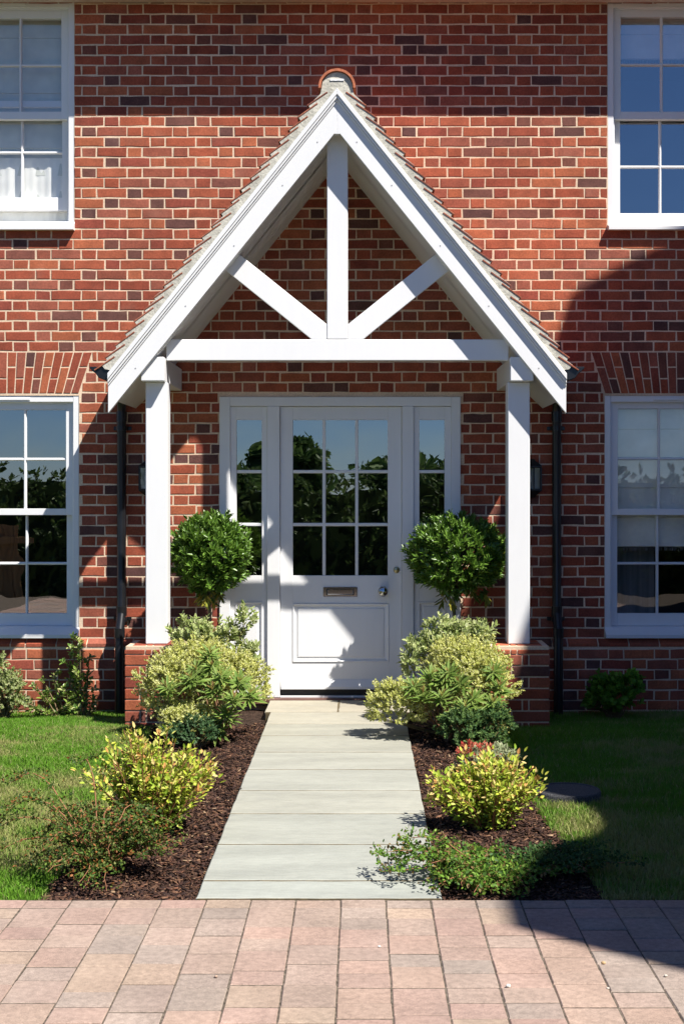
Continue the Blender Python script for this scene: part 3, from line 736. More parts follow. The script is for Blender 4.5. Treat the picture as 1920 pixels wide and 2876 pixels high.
# path of sandstone slabs
pth = MB(); ysl = [5700/(y-1377)-DW for y in (1962, 2000, 2033, 2066, 2112, 2161, 2220, 2285, 2371, 2473, 2525)]; ysl[0] = -.074
SC = [tuple(.77*a*b for a, b in zip((.98, .985, .985), q)) for q in ((.46, .415, .32), (.45, .42, .335), (.425, .41, .335), (.42, .41, .34), (.415, .41, .345), (.41, .41, .35), (.415, .41, .345), (.405, .41, .355), (.40, .41, .36), (.395, .41, .365))]
pth.box(-.607, .302, YFR+.005, -.075, -.06, -.0015, m=1)
pth.box(-.645, .355, ysl[1]+.003, -.075, -.06, -.0016, m=1)
for i in range(10):
    ya, yb_ = ysl[i+1]+.008, ysl[i]-.009; c = SC[i]
    if i == 9: ya = YFR+.012
    xs_ = [(-.61, .305)] if i else [(-.65, -.155), (-.145, .36)]
    for (xa, xb) in xs_:
        k = random.uniform(.97, 1.03); cc = tuple(k*v for v in c)
        n = 12; top = []; 
        fr_ = [(xa+(xb-xa)*t/n, ya+random.uniform(-.0022, .0022)) for t in range(n+1)]+[(xb+random.uniform(-.003, .002), ya+(yb_-ya)*t/5) for t in range(1, 5)]+[(xb-(xb-xa)*t/n, yb_+random.uniform(-.0022, .0022)) for t in range(n+1)]+[(xa+random.uniform(-.003, .002), yb_-(yb_-ya)*t/5) for t in range(1, 5)]
        m_ = len(fr_); cx, cy = (xa+xb)/2, (ya+yb_)/2
        inn = [(x+math.copysign(.004, cx-x), y+math.copysign(.004, cy-y)) for x, y in fr_]; dz = random.uniform(0, .0015)
        V = [(x, y, dz) for x, y in inn]+[(x, y, dz-.003) for x, y in fr_]+[(x, y, -.05) for x, y in fr_]
        pth.raw(V, [tuple(range(m_))]+[(k2*m_+q, (k2+1)*m_+q, (k2+1)*m_+(q+1) % m_, k2*m_+(q+1) % m_) for k2 in (0, 1) for q in range(m_)], cc, 0)
tag(pth.build('path', [M['stone'], M['pointing']]), kind='structure')

# block paving
pv = MB(); PCOL = [(.265, .175, .14), (.275, .195, .15), (.235, .185, .155), (.215, .185, .16), (.27, .18, .15), (.28, .215, .155), (.24, .18, .15), (.26, .165, .14), (.20, .18, .158), (.245, .19, .155), (.25, .175, .145)]
pw = .166; k0 = X(578.5, DW-4.94)
for n in range(-24, 24):
    xa = k0+n*pw; xb = xa+pw
    y = YFR-.006
    first = True
    while y > -9.0:
        ln = .095 if first else random.choice((.12, .12, .18, .18, .12, .215)); first = False
        c = tuple(.5*u+.5*w for u, w in zip(random.choice(PCOL), (.252, .185, .152))); k = random.uniform(.92, 1.07); dz = random.uniform(-.0025, .0015)
        c1 = (1.27*k*c[0], 1.27*k*c[1], 1.25*k*c[2])
        x0_, x1_, y0_, y1_ = xa+.0020, xb-.0020, y-ln+.004, y-.004
        if y > -8.5:
            j = .0012; b = .003
            o = [(x0_+random.uniform(-j, j), y0_+random.uniform(-j, j)), (x1_+random.uniform(-j, j), y0_+random.uniform(-j, j)), (x1_+random.uniform(-j, j), y1_+random.uniform(-j, j)), (x0_+random.uniform(-j, j), y1_+random.uniform(-j, j))]
            inn = [(o[0][0]+b, o[0][1]+b), (o[1][0]-b, o[1][1]+b), (o[2][0]-b, o[2][1]-b), (o[3][0]+b, o[3][1]-b)]
            V = [(p[0], p[1], dz) for p in inn]+[(p[0], p[1], dz-.0035) for p in o]+[(p[0], p[1], -.03) for p in o]
            ns = len(pv.v); pv.raw(V, [(0, 1, 2, 3)]+[(kk*4+i, kk*4+4+i, kk*4+4+(i+1) % 4, kk*4+(i+1) % 4) for kk in (0, 1) for i in range(4)], c1, 0)
            # two-tone blend within one block
            c2 = tuple(.55*a+.45*b_ for a, b_ in zip(c1, random.choice(PCOL)))
            c2 = tuple(.4*u+.6*w for u, w in zip(c2, c1))
            for vi in (1, 2, 5, 6): pv.c[ns+vi] = c2
        else: pv.box(x0_, x1_, y0_, y1_, -.03, dz, c=c1)
        y -= ln
tag(pv.build('driveway', [M['paver']]), kind='structure')
jb = MB(); jb.poly([(-30, -9.3, -.004), (30, -9.3, -.004), (30, YFR-.002, -.004), (-30, YFR-.002, -.004)]); tag(jb.build('driveway_bed', M['joint']), kind='structure')

# bark mulch
def chips(n, x0f, x1f, seed):
    g = np.random.default_rng(seed)
    y = YFR+.02+(g.random(n)**1.25)*3.9; u = g.random(n); a, b = x0f(y), x1f(y); x = a+(b-a)*u
    L = g.uniform(.008, .04, n); Wd = g.uniform(.004, .012, n); H = g.uniform(.001, .004, n)
    yaw = g.uniform(0, 6.28, n); pit = g.normal(0, .28, n); rol = g.normal(0, .4, n)
    z = bz(x, y)+g.uniform(.0, .018, n)
    base = np.array([(s1*L/2, s2*Wd/2, s3*H/2) for s1 in (-1, 1) for s2 in (-1, 1) for s3 in (-1, 1)]).transpose(2, 0, 1)
    base[:, 4:, 1] *= g.uniform(.2, 1, (n, 1))
    cy_, sy_, cp, sp, cr, sr = np.cos(yaw), np.sin(yaw), np.cos(pit), np.sin(pit), np.cos(rol), np.sin(rol)
    Rm = np.stack([np.stack([cy_*cp, cy_*sp*sr-sy_*cr, cy_*sp*cr+sy_*sr], 1), np.stack([sy_*cp, sy_*sp*sr+cy_*cr, sy_*sp*cr-cy_*sr], 1), np.stack([-sp, cp*sr, cp*cr], 1)], 1)
    V = np.einsum('nij,nkj->nki', Rm, base)+np.stack([x, y, z], 1)[:, None, :]
    q = np.array([(0, 1, 3, 2), (4, 6, 7, 5), (0, 4, 5, 1), (2, 3, 7, 6), (1, 5, 7, 3), (0, 2, 6, 4)])
    T = (q[None]+np.arange(n)[:, None, None]*8).reshape(-1, 4)
    pal = np.array([(.07, .035, .025), (.10, .055, .035), (.045, .025, .02), (.16, .085, .05), (.03, .018, .015), (.30, .20, .12), (.13, .06, .035)])
    ci = g.choice(len(pal), n, p=[.25, .2, .24, .1, .14, .02, .05]); C = np.repeat(pal[ci]*g.uniform(.7, 1.3, (n, 1)), 8, 0)
    return V.reshape(-1, 3), T, C
V, T, C = chips(14000, lambda y: edgeL(y), lambda y: -.615+0*y, 3); tag(np_mesh('bark_mulch', V, T, C, M['chip'], nside=4), 'dark bark chips covering the bed between the sunlit lawn and the path', 'mulch', kind='stuff')
V, T, C = chips(14000, lambda y: .31+0*y, lambda y: edgeR(y), 4); tag(np_mesh('bark_mulch', V, T, C, M['chip'], nside=4), 'dark bark chips covering the bed between the path and the shaded lawn', 'mulch', kind='stuff')

# grass
def blades(n, x0f, x1f, seed, hmin=.022, hmax=.05, dry=.0):
    g = np.random.default_rng(seed); y = YFR+.01+g.random(n)*(-.06-YFR); a, b = x0f(y), x1f(y); x = a+(b-a)*g.random(n)
    z = gz_(x, y); nz = noise2(x+20, y+20, 1.7, seed)*.5+noise2(x+20, y*1.8+20, 4.1, seed+1)*.3+noise2(x+7, y+3, 14, seed+2)*.2
    h = g.uniform(hmin, hmax, n)*(.75+.5*noise2(x+30, y+30, 5, 8)); w = g.uniform(.0012, .0024, n)
    az = g.uniform(0, 6.28, n); lean = g.uniform(.1, .75, n)
    dx, dy_ = np.cos(az), np.sin(az); ax = g.uniform(0, 6.28, n); wx_, wy_ = np.cos(ax)*w, np.sin(ax)*w
    b0 = np.stack([x-wx_, y-wy_, z], 1); b1 = np.stack([x+wx_, y+wy_, z], 1)
    mx = x+dx*lean*h*.35; my = y+dy_*lean*h*.35; mz = z+h*.6
    m0 = np.stack([mx-wx_*.8, my-wy_*.8, mz], 1); m1 = np.stack([mx+wx_*.8, my+wy_*.8, mz], 1)
    tp = np.stack([x+dx*lean*h, y+dy_*lean*h, z+h*(1-.3*lean)], 1)
    V = np.stack([b0, b1, m1, m0, tp], 1).reshape(-1, 3); i = np.arange(n)[:, None]*5
    T = np.concatenate([i+np.array([[0, 1, 2]]), i+np.array([[0, 2, 3]]), i+np.array([[3, 2, 4]])], 0)
    t = np.clip((nz-.50+dry)*4.5+g.normal(0, .35, n), 0, 1)[:, None]
    G = np.array([[.13, .28, .024]])*g.uniform(.7, 1.25, (n, 1)); Y_ = np.array([[.33, .33, .115]])*g.uniform(.75, 1.2, (n, 1))
    c = G*(1-t)+Y_*t; dead = (g.random(n) < .05)[:, None]; c = np.where(dead, np.array([[.38, .32, .17]]), c)
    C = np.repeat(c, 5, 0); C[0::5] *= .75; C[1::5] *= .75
    return V, T, C
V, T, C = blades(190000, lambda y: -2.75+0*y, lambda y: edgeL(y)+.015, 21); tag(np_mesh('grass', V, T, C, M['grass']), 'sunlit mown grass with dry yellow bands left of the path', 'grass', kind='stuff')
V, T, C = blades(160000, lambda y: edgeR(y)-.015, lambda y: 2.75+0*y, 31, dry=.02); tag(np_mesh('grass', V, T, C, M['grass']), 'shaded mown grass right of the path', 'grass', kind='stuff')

# drain cover in the lawn
dc = empty('drain_cover', (1.045, -3.02, -.03)); tag(dc, 'round dark grey drain cover lying in the shaded lawn beside the golden shrub', 'drain cover')
m = MB(); m.lathe([(.165, -.02), (.165, .038), (.160, .046), (.148, .046), (.146, .043)], (1.045, -3.02, -.03), 'z', 40); m.build('rim', M['asphaltlid'], dc)
m = MB(); m.lathe([(.1458, .0425), (.07, .0435), (0, .044)], (1.045, -3.02, -.03), 'z', 40)
m.box(1.0, 1.03, -3.03, -3.01, .0145, .0155); m.build('lid', M['asphaltlid'], dc)
# pebbles on the drive
def pebble(px, py, r, c, lab):
    D = F_PX*EYE/(py-1377); x, y = (px-1010)*D/F_PX, D-DW
    m = MB(); g = random.Random(px); n1, n2 = 6, 9; V = []; 
    for i in range(n1+1):
        for k in range(n2):
            a, b = math.pi*i/n1, 2*math.pi*k/n2; q = 1+g.uniform(-.12, .12) if 0 < i < n1 else 1
            V.append((x+r*math.sin(a)*math.cos(b)*q, y+r*.8*math.sin(a)*math.sin(b)*q, r*.55+r*.6*math.cos(a)*q))
    m.raw(V, [(i*n2+k, (i+1)*n2+k, (i+1)*n2+(k+1) % n2, i*n2+(k+1) % n2) for i in range(n1) for k in range(n2)], c, 0, True)
    tag(m.build('pebble', M['pebble']), lab, 'pebble', 'small stones lying on the paving')
pebble(1426, 2773, .0085, (.6, .56, .48), 'pale cream pebble on the sunlit block paving, the largest of the loose stones')
pebble(1693, 2708, .008, (.42, .28, .14), 'brown pebble on the paving just below the edge of the big shadow')
pebble(1868, 2743, .006, (.5, .46, .38), 'small buff pebble on the paving near the right edge of the photo')
pebble(1706, 2778, .005, (.55, .5, .42), 'tiny pale pebble in a paving joint below the brown pebble')
pebble(1064, 2661, .006, (.66, .62, .55), 'tiny white pebble on the paving straight below the path end')
pebble(607, 2745, .006, (.35, .25, .18), 'small brown ring-like pebble on the sunlit paving left of the path')
pebble(675, 2217, .008, (.05, .04, .035), 'small dark bark crumb on the left edge of the path')

# ------------------------------------------------------------------ plants
def norm(a): return a/np.maximum(np.linalg.norm(a, axis=-1, keepdims=True), 1e-9)
def leaves(P, D, U, L, Wd, Cc, Ce=None, fold=.25, curl=.12):
    """P base, D direction, U face normal, L length, Wd width; 8 vertices, 6 faces-> triangles"""
    D = norm(D); S = norm(np.cross(D, U)); U = np.cross(S, D); L = L[:, None]; Wd = Wd[:, None]
    def pt(t, s, h): return P+D*(L*t)+S*(Wd*s)+U*(Wd*h)-U*(L*curl*t*t)
    V = np.stack([pt(0, 0, 0), pt(.33, 0, -fold*.5), pt(.70, 0, -fold*.4), pt(1, 0, 0), pt(.30, -.46, fold*.3), pt(.68, -.40, fold*.3), pt(.30, .46, fold*.3), pt(.68, .40, fold*.3)], 1)
    n = len(P); i = np.arange(n)[:, None]*8
    q = [(0, 1, 4), (4, 1, 5), (1, 2, 5), (5, 2, 3), (0, 6, 1), (6, 7, 1), (1, 7, 2), (7, 3, 2)]
    T = np.concatenate([i+np.array([t]) for t in q], 0)
    C = np.repeat(Cc[:, None, :], 8, 1)
    if Ce is not None:
        for k in (0, 3, 4, 5, 6, 7): C[:, k] = Ce
    return V.reshape(-1, 3), T, C.reshape(-1, 3)
def pick(g, pal, n, var=.18):
    pal = np.array(pal); return pal[g.integers(0, len(pal), n)]*g.uniform(1-var, 1+var, (n, 1))
def shoots_to_leaves(g, B, A, SL_, k, L, Wd, pal, epal=None, open_=.9, t0=.25, bend=.3, lvar=.3, fold=.3, curl=.15):
    """k leaves spiralling up every shoot (base B, axis A, length SL_)"""
    n = len(B); A = norm(A); ref = norm(np.cross(A, g.normal(size=(n, 3)))); ref2 = np.cross(A, ref)
    j = np.arange(k)[None, :]; t = t0+(1-t0)*(j+g.random((n, k))*.5)/k; ph = j*2.4+g.uniform(0, 6.28, (n, 1))
    rad = ref[:, None]*np.cos(ph)[..., None]+ref2[:, None]*np.sin(ph)[..., None]
    P = B[:, None]+A[:, None]*(SL_[:, None, None]*t[..., None])
    op = open_*(1.15-.6*t)[..., None]
    D = A[:, None]+rad*op+g.normal(0, .16, (n, k, 3)); U = A[:, None]*.8-rad*.35+np.array([0, -.15, .45])+g.normal(0, .25, (n, k, 3))
    N = n*k; ll = (L*g.uniform(1-lvar, 1+lvar, (n, k))*(1.1-.35*t)).ravel(); ww = Wd/L*ll
    return leaves(P.reshape(N, 3), D.reshape(N, 3), U.reshape(N, 3), ll, ww, pick(g, pal, N), pick(g, epal, N) if epal is not None else None, fold, curl)
def ell_shoots(g, ells, n, slen, up=.5, jit=.35, depth=.75, lo=-.35, lumpy=.24):
    """points near the skin of a set of ellipsoids (cx,cy,cz,rx,ry,rz); uneven outline"""
    E = np.array(ells, float); vol = (E[:, 3]*E[:, 4]+E[:, 4]*E[:, 5]+E[:, 3]*E[:, 5]); idx = g.choice(len(E), n, p=vol/vol.sum())
    d = norm(g.normal(size=(n, 3))); d[:, 2] = np.where(d[:, 2] < lo, -d[:, 2], d[:, 2])
    r = depth+(1-depth)*g.random(n)**.6+g.normal(0, .05, n)
    lump = 1+lumpy*np.sin(d[:, 0]*5+idx)*np.sin(d[:, 1]*6+2*idx)*np.cos(d[:, 2]*7)+1.2*lumpy*(g.random(n) < .03)*g.random(n)
    c = E[idx]; P = c[:, :3]+d*c[:, 3:]*(r*lump)[:, None]
    A = norm(d*[1, 1, .8]+np.array([0, 0, up])+g.normal(0, jit, (n, 3)))
    return P-A*slen[:, None]*.5, A
def join(parts):
    V = []; T = []; C = []; o = 0
    for v, t, c in parts: V.append(v); T.append(t+o); C.append(c); o += len(v)
    return np.concatenate(V), np.concatenate(T), np.concatenate(C)
def stems(mb, g, base, tips, r0, c, sag=0.0, seg=4, n=5):
    for t in tips:
        b = Vector(base)+Vector((g.normal(0, .02), g.normal(0, .02), 0)); t = Vector([float(v) for v in t]); pts = []
        for i in range(seg+1):
            f = i/seg; p = b.lerp(t, f); p.z += math.sin(f*math.pi)*sag; p.x += g.normal(0, .006)*(0 < i < seg); pts.append(p)
        mb.tube(pts, [r0*(1-.75*i/seg) for i in range(seg+1)], n, c, cap=False)
def E(px, py, d, rx, ry, rdep):       # ellipsoid from picture measurements at its own distance d
    s = s_at(d); c = W(px, py, d); return (c.x, c.y, c.z, rx/s, rdep, ry/s)
def plant(name, label, cat, base, fol, stemf, leafmat='leaf', stemc=(.12, .07, .04), group=None):
    o = empty(name, base); tag(o, label, cat, group)
    V, T, C = join(fol); np_mesh('foliage', V, T, C, M[leafmat], o)
    if stemf:
        m = MB(); stemf(m); m.build('stem', M['stem'], o)
    return o
BAY = [(.05, .12, .012), (.075, .16, .018), (.095, .19, .02), (.035, .085, .012), (.12, .225, .03)]
def bay(label, px, py, d, rx, ry, seed, px_stem):
    g = np.random.default_rng(seed); c = W(px, py, d); s = s_at(d); rx_, rz_ = rx/s, ry/s
    n = 980; sl_ = g.uniform(.045, .075, n)
    B, A = ell_shoots(g, [(c.x, c.y, c.z, rx_*.86, rx_*.84, rz_*.86)], n, sl_, up=.75, jit=.32, depth=.68, lo=-1, lumpy=.09)
    f1 = shoots_to_leaves(g, B, A, sl_, 9, .052, .0185, BAY, [(.09, .18, .02), (.13, .23, .03), (.17, .28, .05)], open_=.75, t0=.1, curl=.1)
    nb = 12; th = g.uniform(0, 6.28, nb); B2 = np.stack([c.x+rx_*.55*np.cos(th)*g.random(nb), c.y+rx_*.5*np.sin(th)*g.random(nb), c.z-rz_*(.62+.3*g.random(nb))], 1)
    f2 = shoots_to_leaves(g, B2, np.stack([.3*np.cos(th), .3*np.sin(th), -1+0*th], 1)+0, np.full(nb, .08), 7, .075, .025, [(.05, .11, .02), (.3, .25, .03)], [(.06, .14, .03), (.2, .2, .03)], open_=.8)
    nb = 5; B3 = c+0*c; q = g.choice(n, nb); f3 = shoots_to_leaves(g, B[q]+A[q]*.03, A[q], np.full(nb, .05), 2, .05, .02, [(.5, .33, .02)], [(.55, .4, .03)], open_=1.2)
    bx = X(px_stem, d)
    def st(m):
        m.tube([(bx, c.y, .30), (bx+.006, c.y+.004, .55), (bx-.004, c.y, .8), (bx+.004, c.y, c.z-.05)], [.015, .013, .012, .011], 8, (.10, .085, .05))
        stems(m, g, (bx, c.y, c.z-rz_*.75), (B+A*.02)[g.choice(n, 60)], .006, (.09, .08, .04))
    o = plant('bay_tree', label, 'topiary tree', (bx, c.y, 0), [f1, f2, f3], st, 'glossleaf', group='clipped bay trees either side of the door')
    for ch in o.children:
        if ch.name.startswith('foliage'): ch.name = 'crown'
        if ch.name.startswith('stem'): ch.name = 'trunk'
    p = empty('planter', (bx, c.y, 0)); tag(p, 'dark square planter hidden behind the shrubs holding the '+('left' if px < 900 else 'right')+' bay tree', 'planter')
    m = MB(); h = .15
    m.raw([(bx-h, c.y-h, -.06), (bx+h, c.y-h, -.06), (bx+h, c.y+h, -.06), (bx-h, c.y+h, -.06), (bx-h-.02, c.y-h-.02, .3), (bx+h+.02, c.y-h-.02, .3), (bx+h+.02, c.y+h+.02, .3), (bx-h-.02, c.y+h+.02, .3)], [(0, 1, 5, 4), (1, 2, 6, 5), (2, 3, 7, 6), (3, 0, 4, 7), (3, 2, 1, 0)])
    m.build('tub', M['pot'], p); m = MB(); m.poly([(bx-h-.01, c.y-h-.01, .27), (bx+h+.01, c.y-h-.01, .27), (bx+h+.01, c.y+h+.01, .27), (bx-h-.01, c.y+h+.01, .27)]); m.build('compost', M['soil'], p)
bay('clipped ball-shaped bay tree on a thin trunk beside the sunlit left porch post', 590, 1558, .43, 116, 122, 5, 588)
bay('clipped bay tree on a thin trunk by the right porch post, overlapping the door frame', 1282, 1560, .43, 152, 120, 6, 1274)

# variegated mounds
CREAM = [(.74, .70, .22), (.82, .77, .38), (.64, .62, .16), (.78, .73, .40), (.58, .58, .14)]
CGRN = [(.22, .30, .06), (.30, .37, .09), (.42, .45, .13), (.14, .22, .05)]
def mound(label, ells, n, seed, base, dense=9, L=.0195, Wd=.0125, up=.55, cp=CGRN, ep=CREAM, name='variegated_shrub', cat='shrub', group=None, stemc=(.16, .12, .05), sl_=(.04, .08), open_=.95, depth=.7):
    g = np.random.default_rng(seed); s_ = g.uniform(*sl_, n); B, A = ell_shoots(g, ells, n, s_, up=up, depth=depth)
    ok = B[:, 2] > -.02; B, A, s_ = B[ok], A[ok], s_[ok]
    f = shoots_to_leaves(g, B, A, s_, dense, L, Wd, cp, ep, open_=open_)
    def st(m): stems(m, g, base, B[g.choice(len(B), min(len(B), 60))], .006, stemc)
    return plant(name, label, cat, base, [f], st, 'leaf', group=group)
def gb(px, py_ground):
    D = F_PX*EYE/(py_ground-1377); return ((px-1010)*D/F_PX, D-DW, -.03)
VG = 'cream variegated mounds beside the path'
mound('broad mound of tiny cream and yellow variegated leaves left of the path top', [E(500, 1950, 1.35, 108, 118, .24), E(660, 1935, 1.35, 92, 95, .20), E(560, 1880, 1.25, 110, 75, .22), E(530, 2030, 1.65, 80, 48, .14)], 2600, 41, (-.98, -1.35, -.03), group=VG)
mound('cream variegated mound right of the path, spilling over the paving in a low left lobe', [E(1330, 1925, 1.4, 105, 112, .24), E(1290, 1870, 1.3, 90, 72, .22), E(1120, 1995, 1.5, 88, 78, .17), E(1230, 1960, 1.45, 60, 60, .17), E(1350, 2030, 1.55, 70, 60, .15)], 2900, 42, (.62, -1.4, -.03), group=VG)
# looser variegated shrubs behind
HG = [(.17, .25, .06), (.24, .32, .09), (.12, .2, .06)]; HE = [(.52, .55, .24), (.60, .60, .33), (.4, .46, .15)]
mound('loose grey-green and cream shrub with larger leaves, rising behind the left variegated mound', [E(560, 1800, .95, 75, 50, .14), E(640, 1795, .98, 45, 45, .1), E(530, 1760, .95, 28, 26, .06), E(690, 1745, 1.0, 22, 36, .05), E(690, 1850, 1.05, 40, 45, .1)], 210, 43, (-1.0, -1.0, -.03), dense=8, L=.042, Wd=.022, cp=HG, ep=HE, up=.8, depth=.35, sl_=(.06, .1))
mound('loose grey-green and cream shrub with larger leaves, rising behind the right variegated mound', [E(1210, 1830, .95, 72, 45, .14), E(1290, 1800, .98, 85, 38, .13), E(1230, 1765, .95, 50, 26, .08), E(1340, 1775, .95, 48, 22, .08), E(1165, 1880, 1.0, 40, 50, .1)], 230, 44, (.55, -1.0, -.03), dense=8, L=.042, Wd=.022, cp=HG, ep=HE, up=.8, depth=.35, sl_=(.06, .1))
# whorled green shrubs
WG = [(.10, .19, .03), (.14, .25, .04), (.08, .15, .03)]; WE = [(.20, .29, .06), (.28, .35, .09)]
def whorls(label, pts, seed, base, L=.085):
    g = np.random.default_rng(seed); B = np.array([tuple(W(*p)) for p in pts]); n = len(B)
    A = norm(np.stack([g.normal(0, .3, n), -.45+g.normal(0, .2, n), .75+0*B[:, 0]], 1))
    f = [shoots_to_leaves(g, B, A, np.full(n, .06), 34, L*1.1, .018, WG, WE, open_=1.9, t0=.0, curl=.22), shoots_to_leaves(g, B+A*.05, A, np.full(n, .03), 7, L*.6, .011, [(.35, .38, .09), (.33, .22, .08)], None, open_=.35)]
    plant('whorled_shrub', label, 'shrub', base, f, lambda m: stems(m, g, base, B, .008, (.2, .1, .05)), 'leaf', group='green whorled shrubs among the variegated mounds')
whorls('green shrub with long narrow leaves in whorls in front of the left variegated mound', [(602, 1890, 1.55), (545, 1925, 1.62), (622, 1915, 1.68), (668, 1930, 1.6), (600, 1960, 1.7), (655, 1985, 1.75), (635, 2025, 1.72), (585, 1860, 1.5), (480, 1950, 1.6), (700, 1965, 1.6), (610, 2060, 1.68), (560, 1900, 1.55)], 45, (-.86, -1.55, -.03))
whorls('green shrub with long narrow leaves in whorls between the lobes of the right variegated mound', [(1165, 1945, 1.62), (1200, 1915, 1.58), (1190, 1975, 1.68), (1235, 1930, 1.6), (1265, 1905, 1.6), (1300, 1935, 1.66), (1240, 1980, 1.7), (1330, 1980, 1.7), (1380, 1990, 1.68), (1395, 1950, 1.62), (1300, 2010, 1.75), (1260, 2040, 1.72), (1390, 1900, 1.55)], 46, (.55, -1.55, -.03))
DG = [(.03, .07, .02), (.045, .1, .03), (.06, .13, .04)]
mound('low dark green small-leaved plant at the foot of the left variegated mound', [E(560, 2060, 1.75, 62, 44, .12), E(500, 2070, 1.75, 40, 34, .1)], 340, 47, (-.98, -1.75, -.03), L=.020, Wd=.012, cp=DG, ep=[(.07, .14, .05), (.1, .17, .08)], name='small_leaved_shrub')
mound('dark green small-leaved plant at the foot of the right variegated mound', [E(1300, 2050, 1.8, 62, 55, .13), E(1390, 2040, 1.75, 52, 50, .12), E(1345, 2085, 1.85, 70, 28, .1)], 420, 48, (.68, -1.8, -.03), L=.024, Wd=.014, cp=DG+[(.1, .18, .04)], ep=[(.07, .14, .05), (.14, .22, .06)], name='small_leaved_shrub')
# red-tipped plant
g_ = np.random.default_rng(60)
e_ = [E(1340, 2135, 2.45, 48, 26, .09), E(1400, 2130, 2.4, 42, 26, .09)]
mound('low plant with coral red young leaves just behind the right golden shrub', e_, 150, 61, (.70, -2.45, -.03), L=.03, Wd=.011, cp=[(.16, .22, .08), (.10, .16, .05)], ep=[(.5, .5, .33), (.45, .48, .28)], name='red_tipped_shrub', dense=8)
red = empty('tmp')
bpy.data.objects.remove(red)
n = 46; B, A = ell_shoots(g_, [E(1335, 2125, 2.45, 45, 26, .07)], n, np.full(n, .03), up=.9, depth=.8)
V, T, C = shoots_to_leaves(g_, B, A, np.full(n, .04), 7, .03, .010, [(.55, .07, .05), (.5, .14, .08), (.6, .2, .12)], None, open_=.7)
rt = [o for o in col.objects if o.name.startswith('red_tipped_shrub')][0]; np_mesh('red_shoots', V, T, C, M['leaf'], rt)

# golden spiraeas: upright leafy twigs
GOLD = [(.42, .49, .05), (.52, .54, .08), (.34, .44, .045), (.22, .34, .03), (.58, .57, .15)]; AMB = [(.62, .40, .13), (.52, .26, .08), (.66, .50, .2)]
def golden(label, px0, px1, ytop, yb, d, seed, nst=64, group='golden shrubs in the beds'):
    g = np.random.default_rng(seed); s = s_at(d); x0, x1 = X(px0, d), X(px1, d); cx = (x0+x1)/2; hw = (x1-x0)/2; H = Z(ytop, d); base = (cx, -d, -.03)
    parts = []; TT = []; n = nst; th = g.uniform(0, 6.28, n); rr = g.random(n)**.55
    tips = np.stack([cx+hw*rr*np.cos(th), -d+hw*.75*rr*np.sin(th), H*(1.02-.38*rr**2)*g.uniform(.62, 1.12, n)], 1)
    b0 = np.stack([cx+.25*hw*rr*np.cos(th), -d+.2*hw*rr*np.sin(th), 0*rr-.02], 1)
    for i in range(n):
        k = 14; t = np.linspace(.10, .97, k)[:, None]; P = b0[i]+(tips[i]-b0[i])*t; P[:, 2] += .03*np.sin(t[:, 0]*3.1)
        m = 4; P = np.repeat(P, m, 0); nn = len(P); ax = norm(tips[i]-b0[i]); rad = norm(g.normal(size=(nn, 3)))
        B = P+rad*g.uniform(.0, .045, (nn, 1)); top = (np.repeat(t[:, 0], m) > .8)
        D = ax*.7+rad*1.0+np.array([0, 0, .25]); U = np.array([0, -.3, 1.0])+g.normal(0, .35, (nn, 3)); ll = g.uniform(.016, .035, nn)
        c = pick(g, GOLD, nn); am = (g.random(nn) < np.where(top, .27, .05))[:, None]; c = np.where(am, pick(g, AMB, nn), c)
        low = (np.repeat(t[:, 0], m) < .45)[:, None]; c = np.where(low & (g.random((nn, 1)) < .6), pick(g, [(.22, .32, .04), (.3, .38, .05)], nn), c)
        parts.append(leaves(B, D, U, ll, ll*.5, c, None, .3, .12))
    def st(m_):
        for i in range(n): m_.tube([b0[i], b0[i]+(tips[i]-b0[i])*.5+np.array([0, 0, .03]), tips[i]], [.004, .003, .0015], 5, (.22, .09, .04), cap=False)
    plant('golden_shrub', label, 'shrub', base, parts, st, 'leaf', group=group)
golden('golden yellow shrub with amber tips rising behind the dark arching shrub', 225, 618, 2065, 2350, 3.74, 51, 92)
golden('golden yellow shrub in the right bed beside the round drain cover', 1195, 1550, 2125, 2370, 3.66, 52, 84)

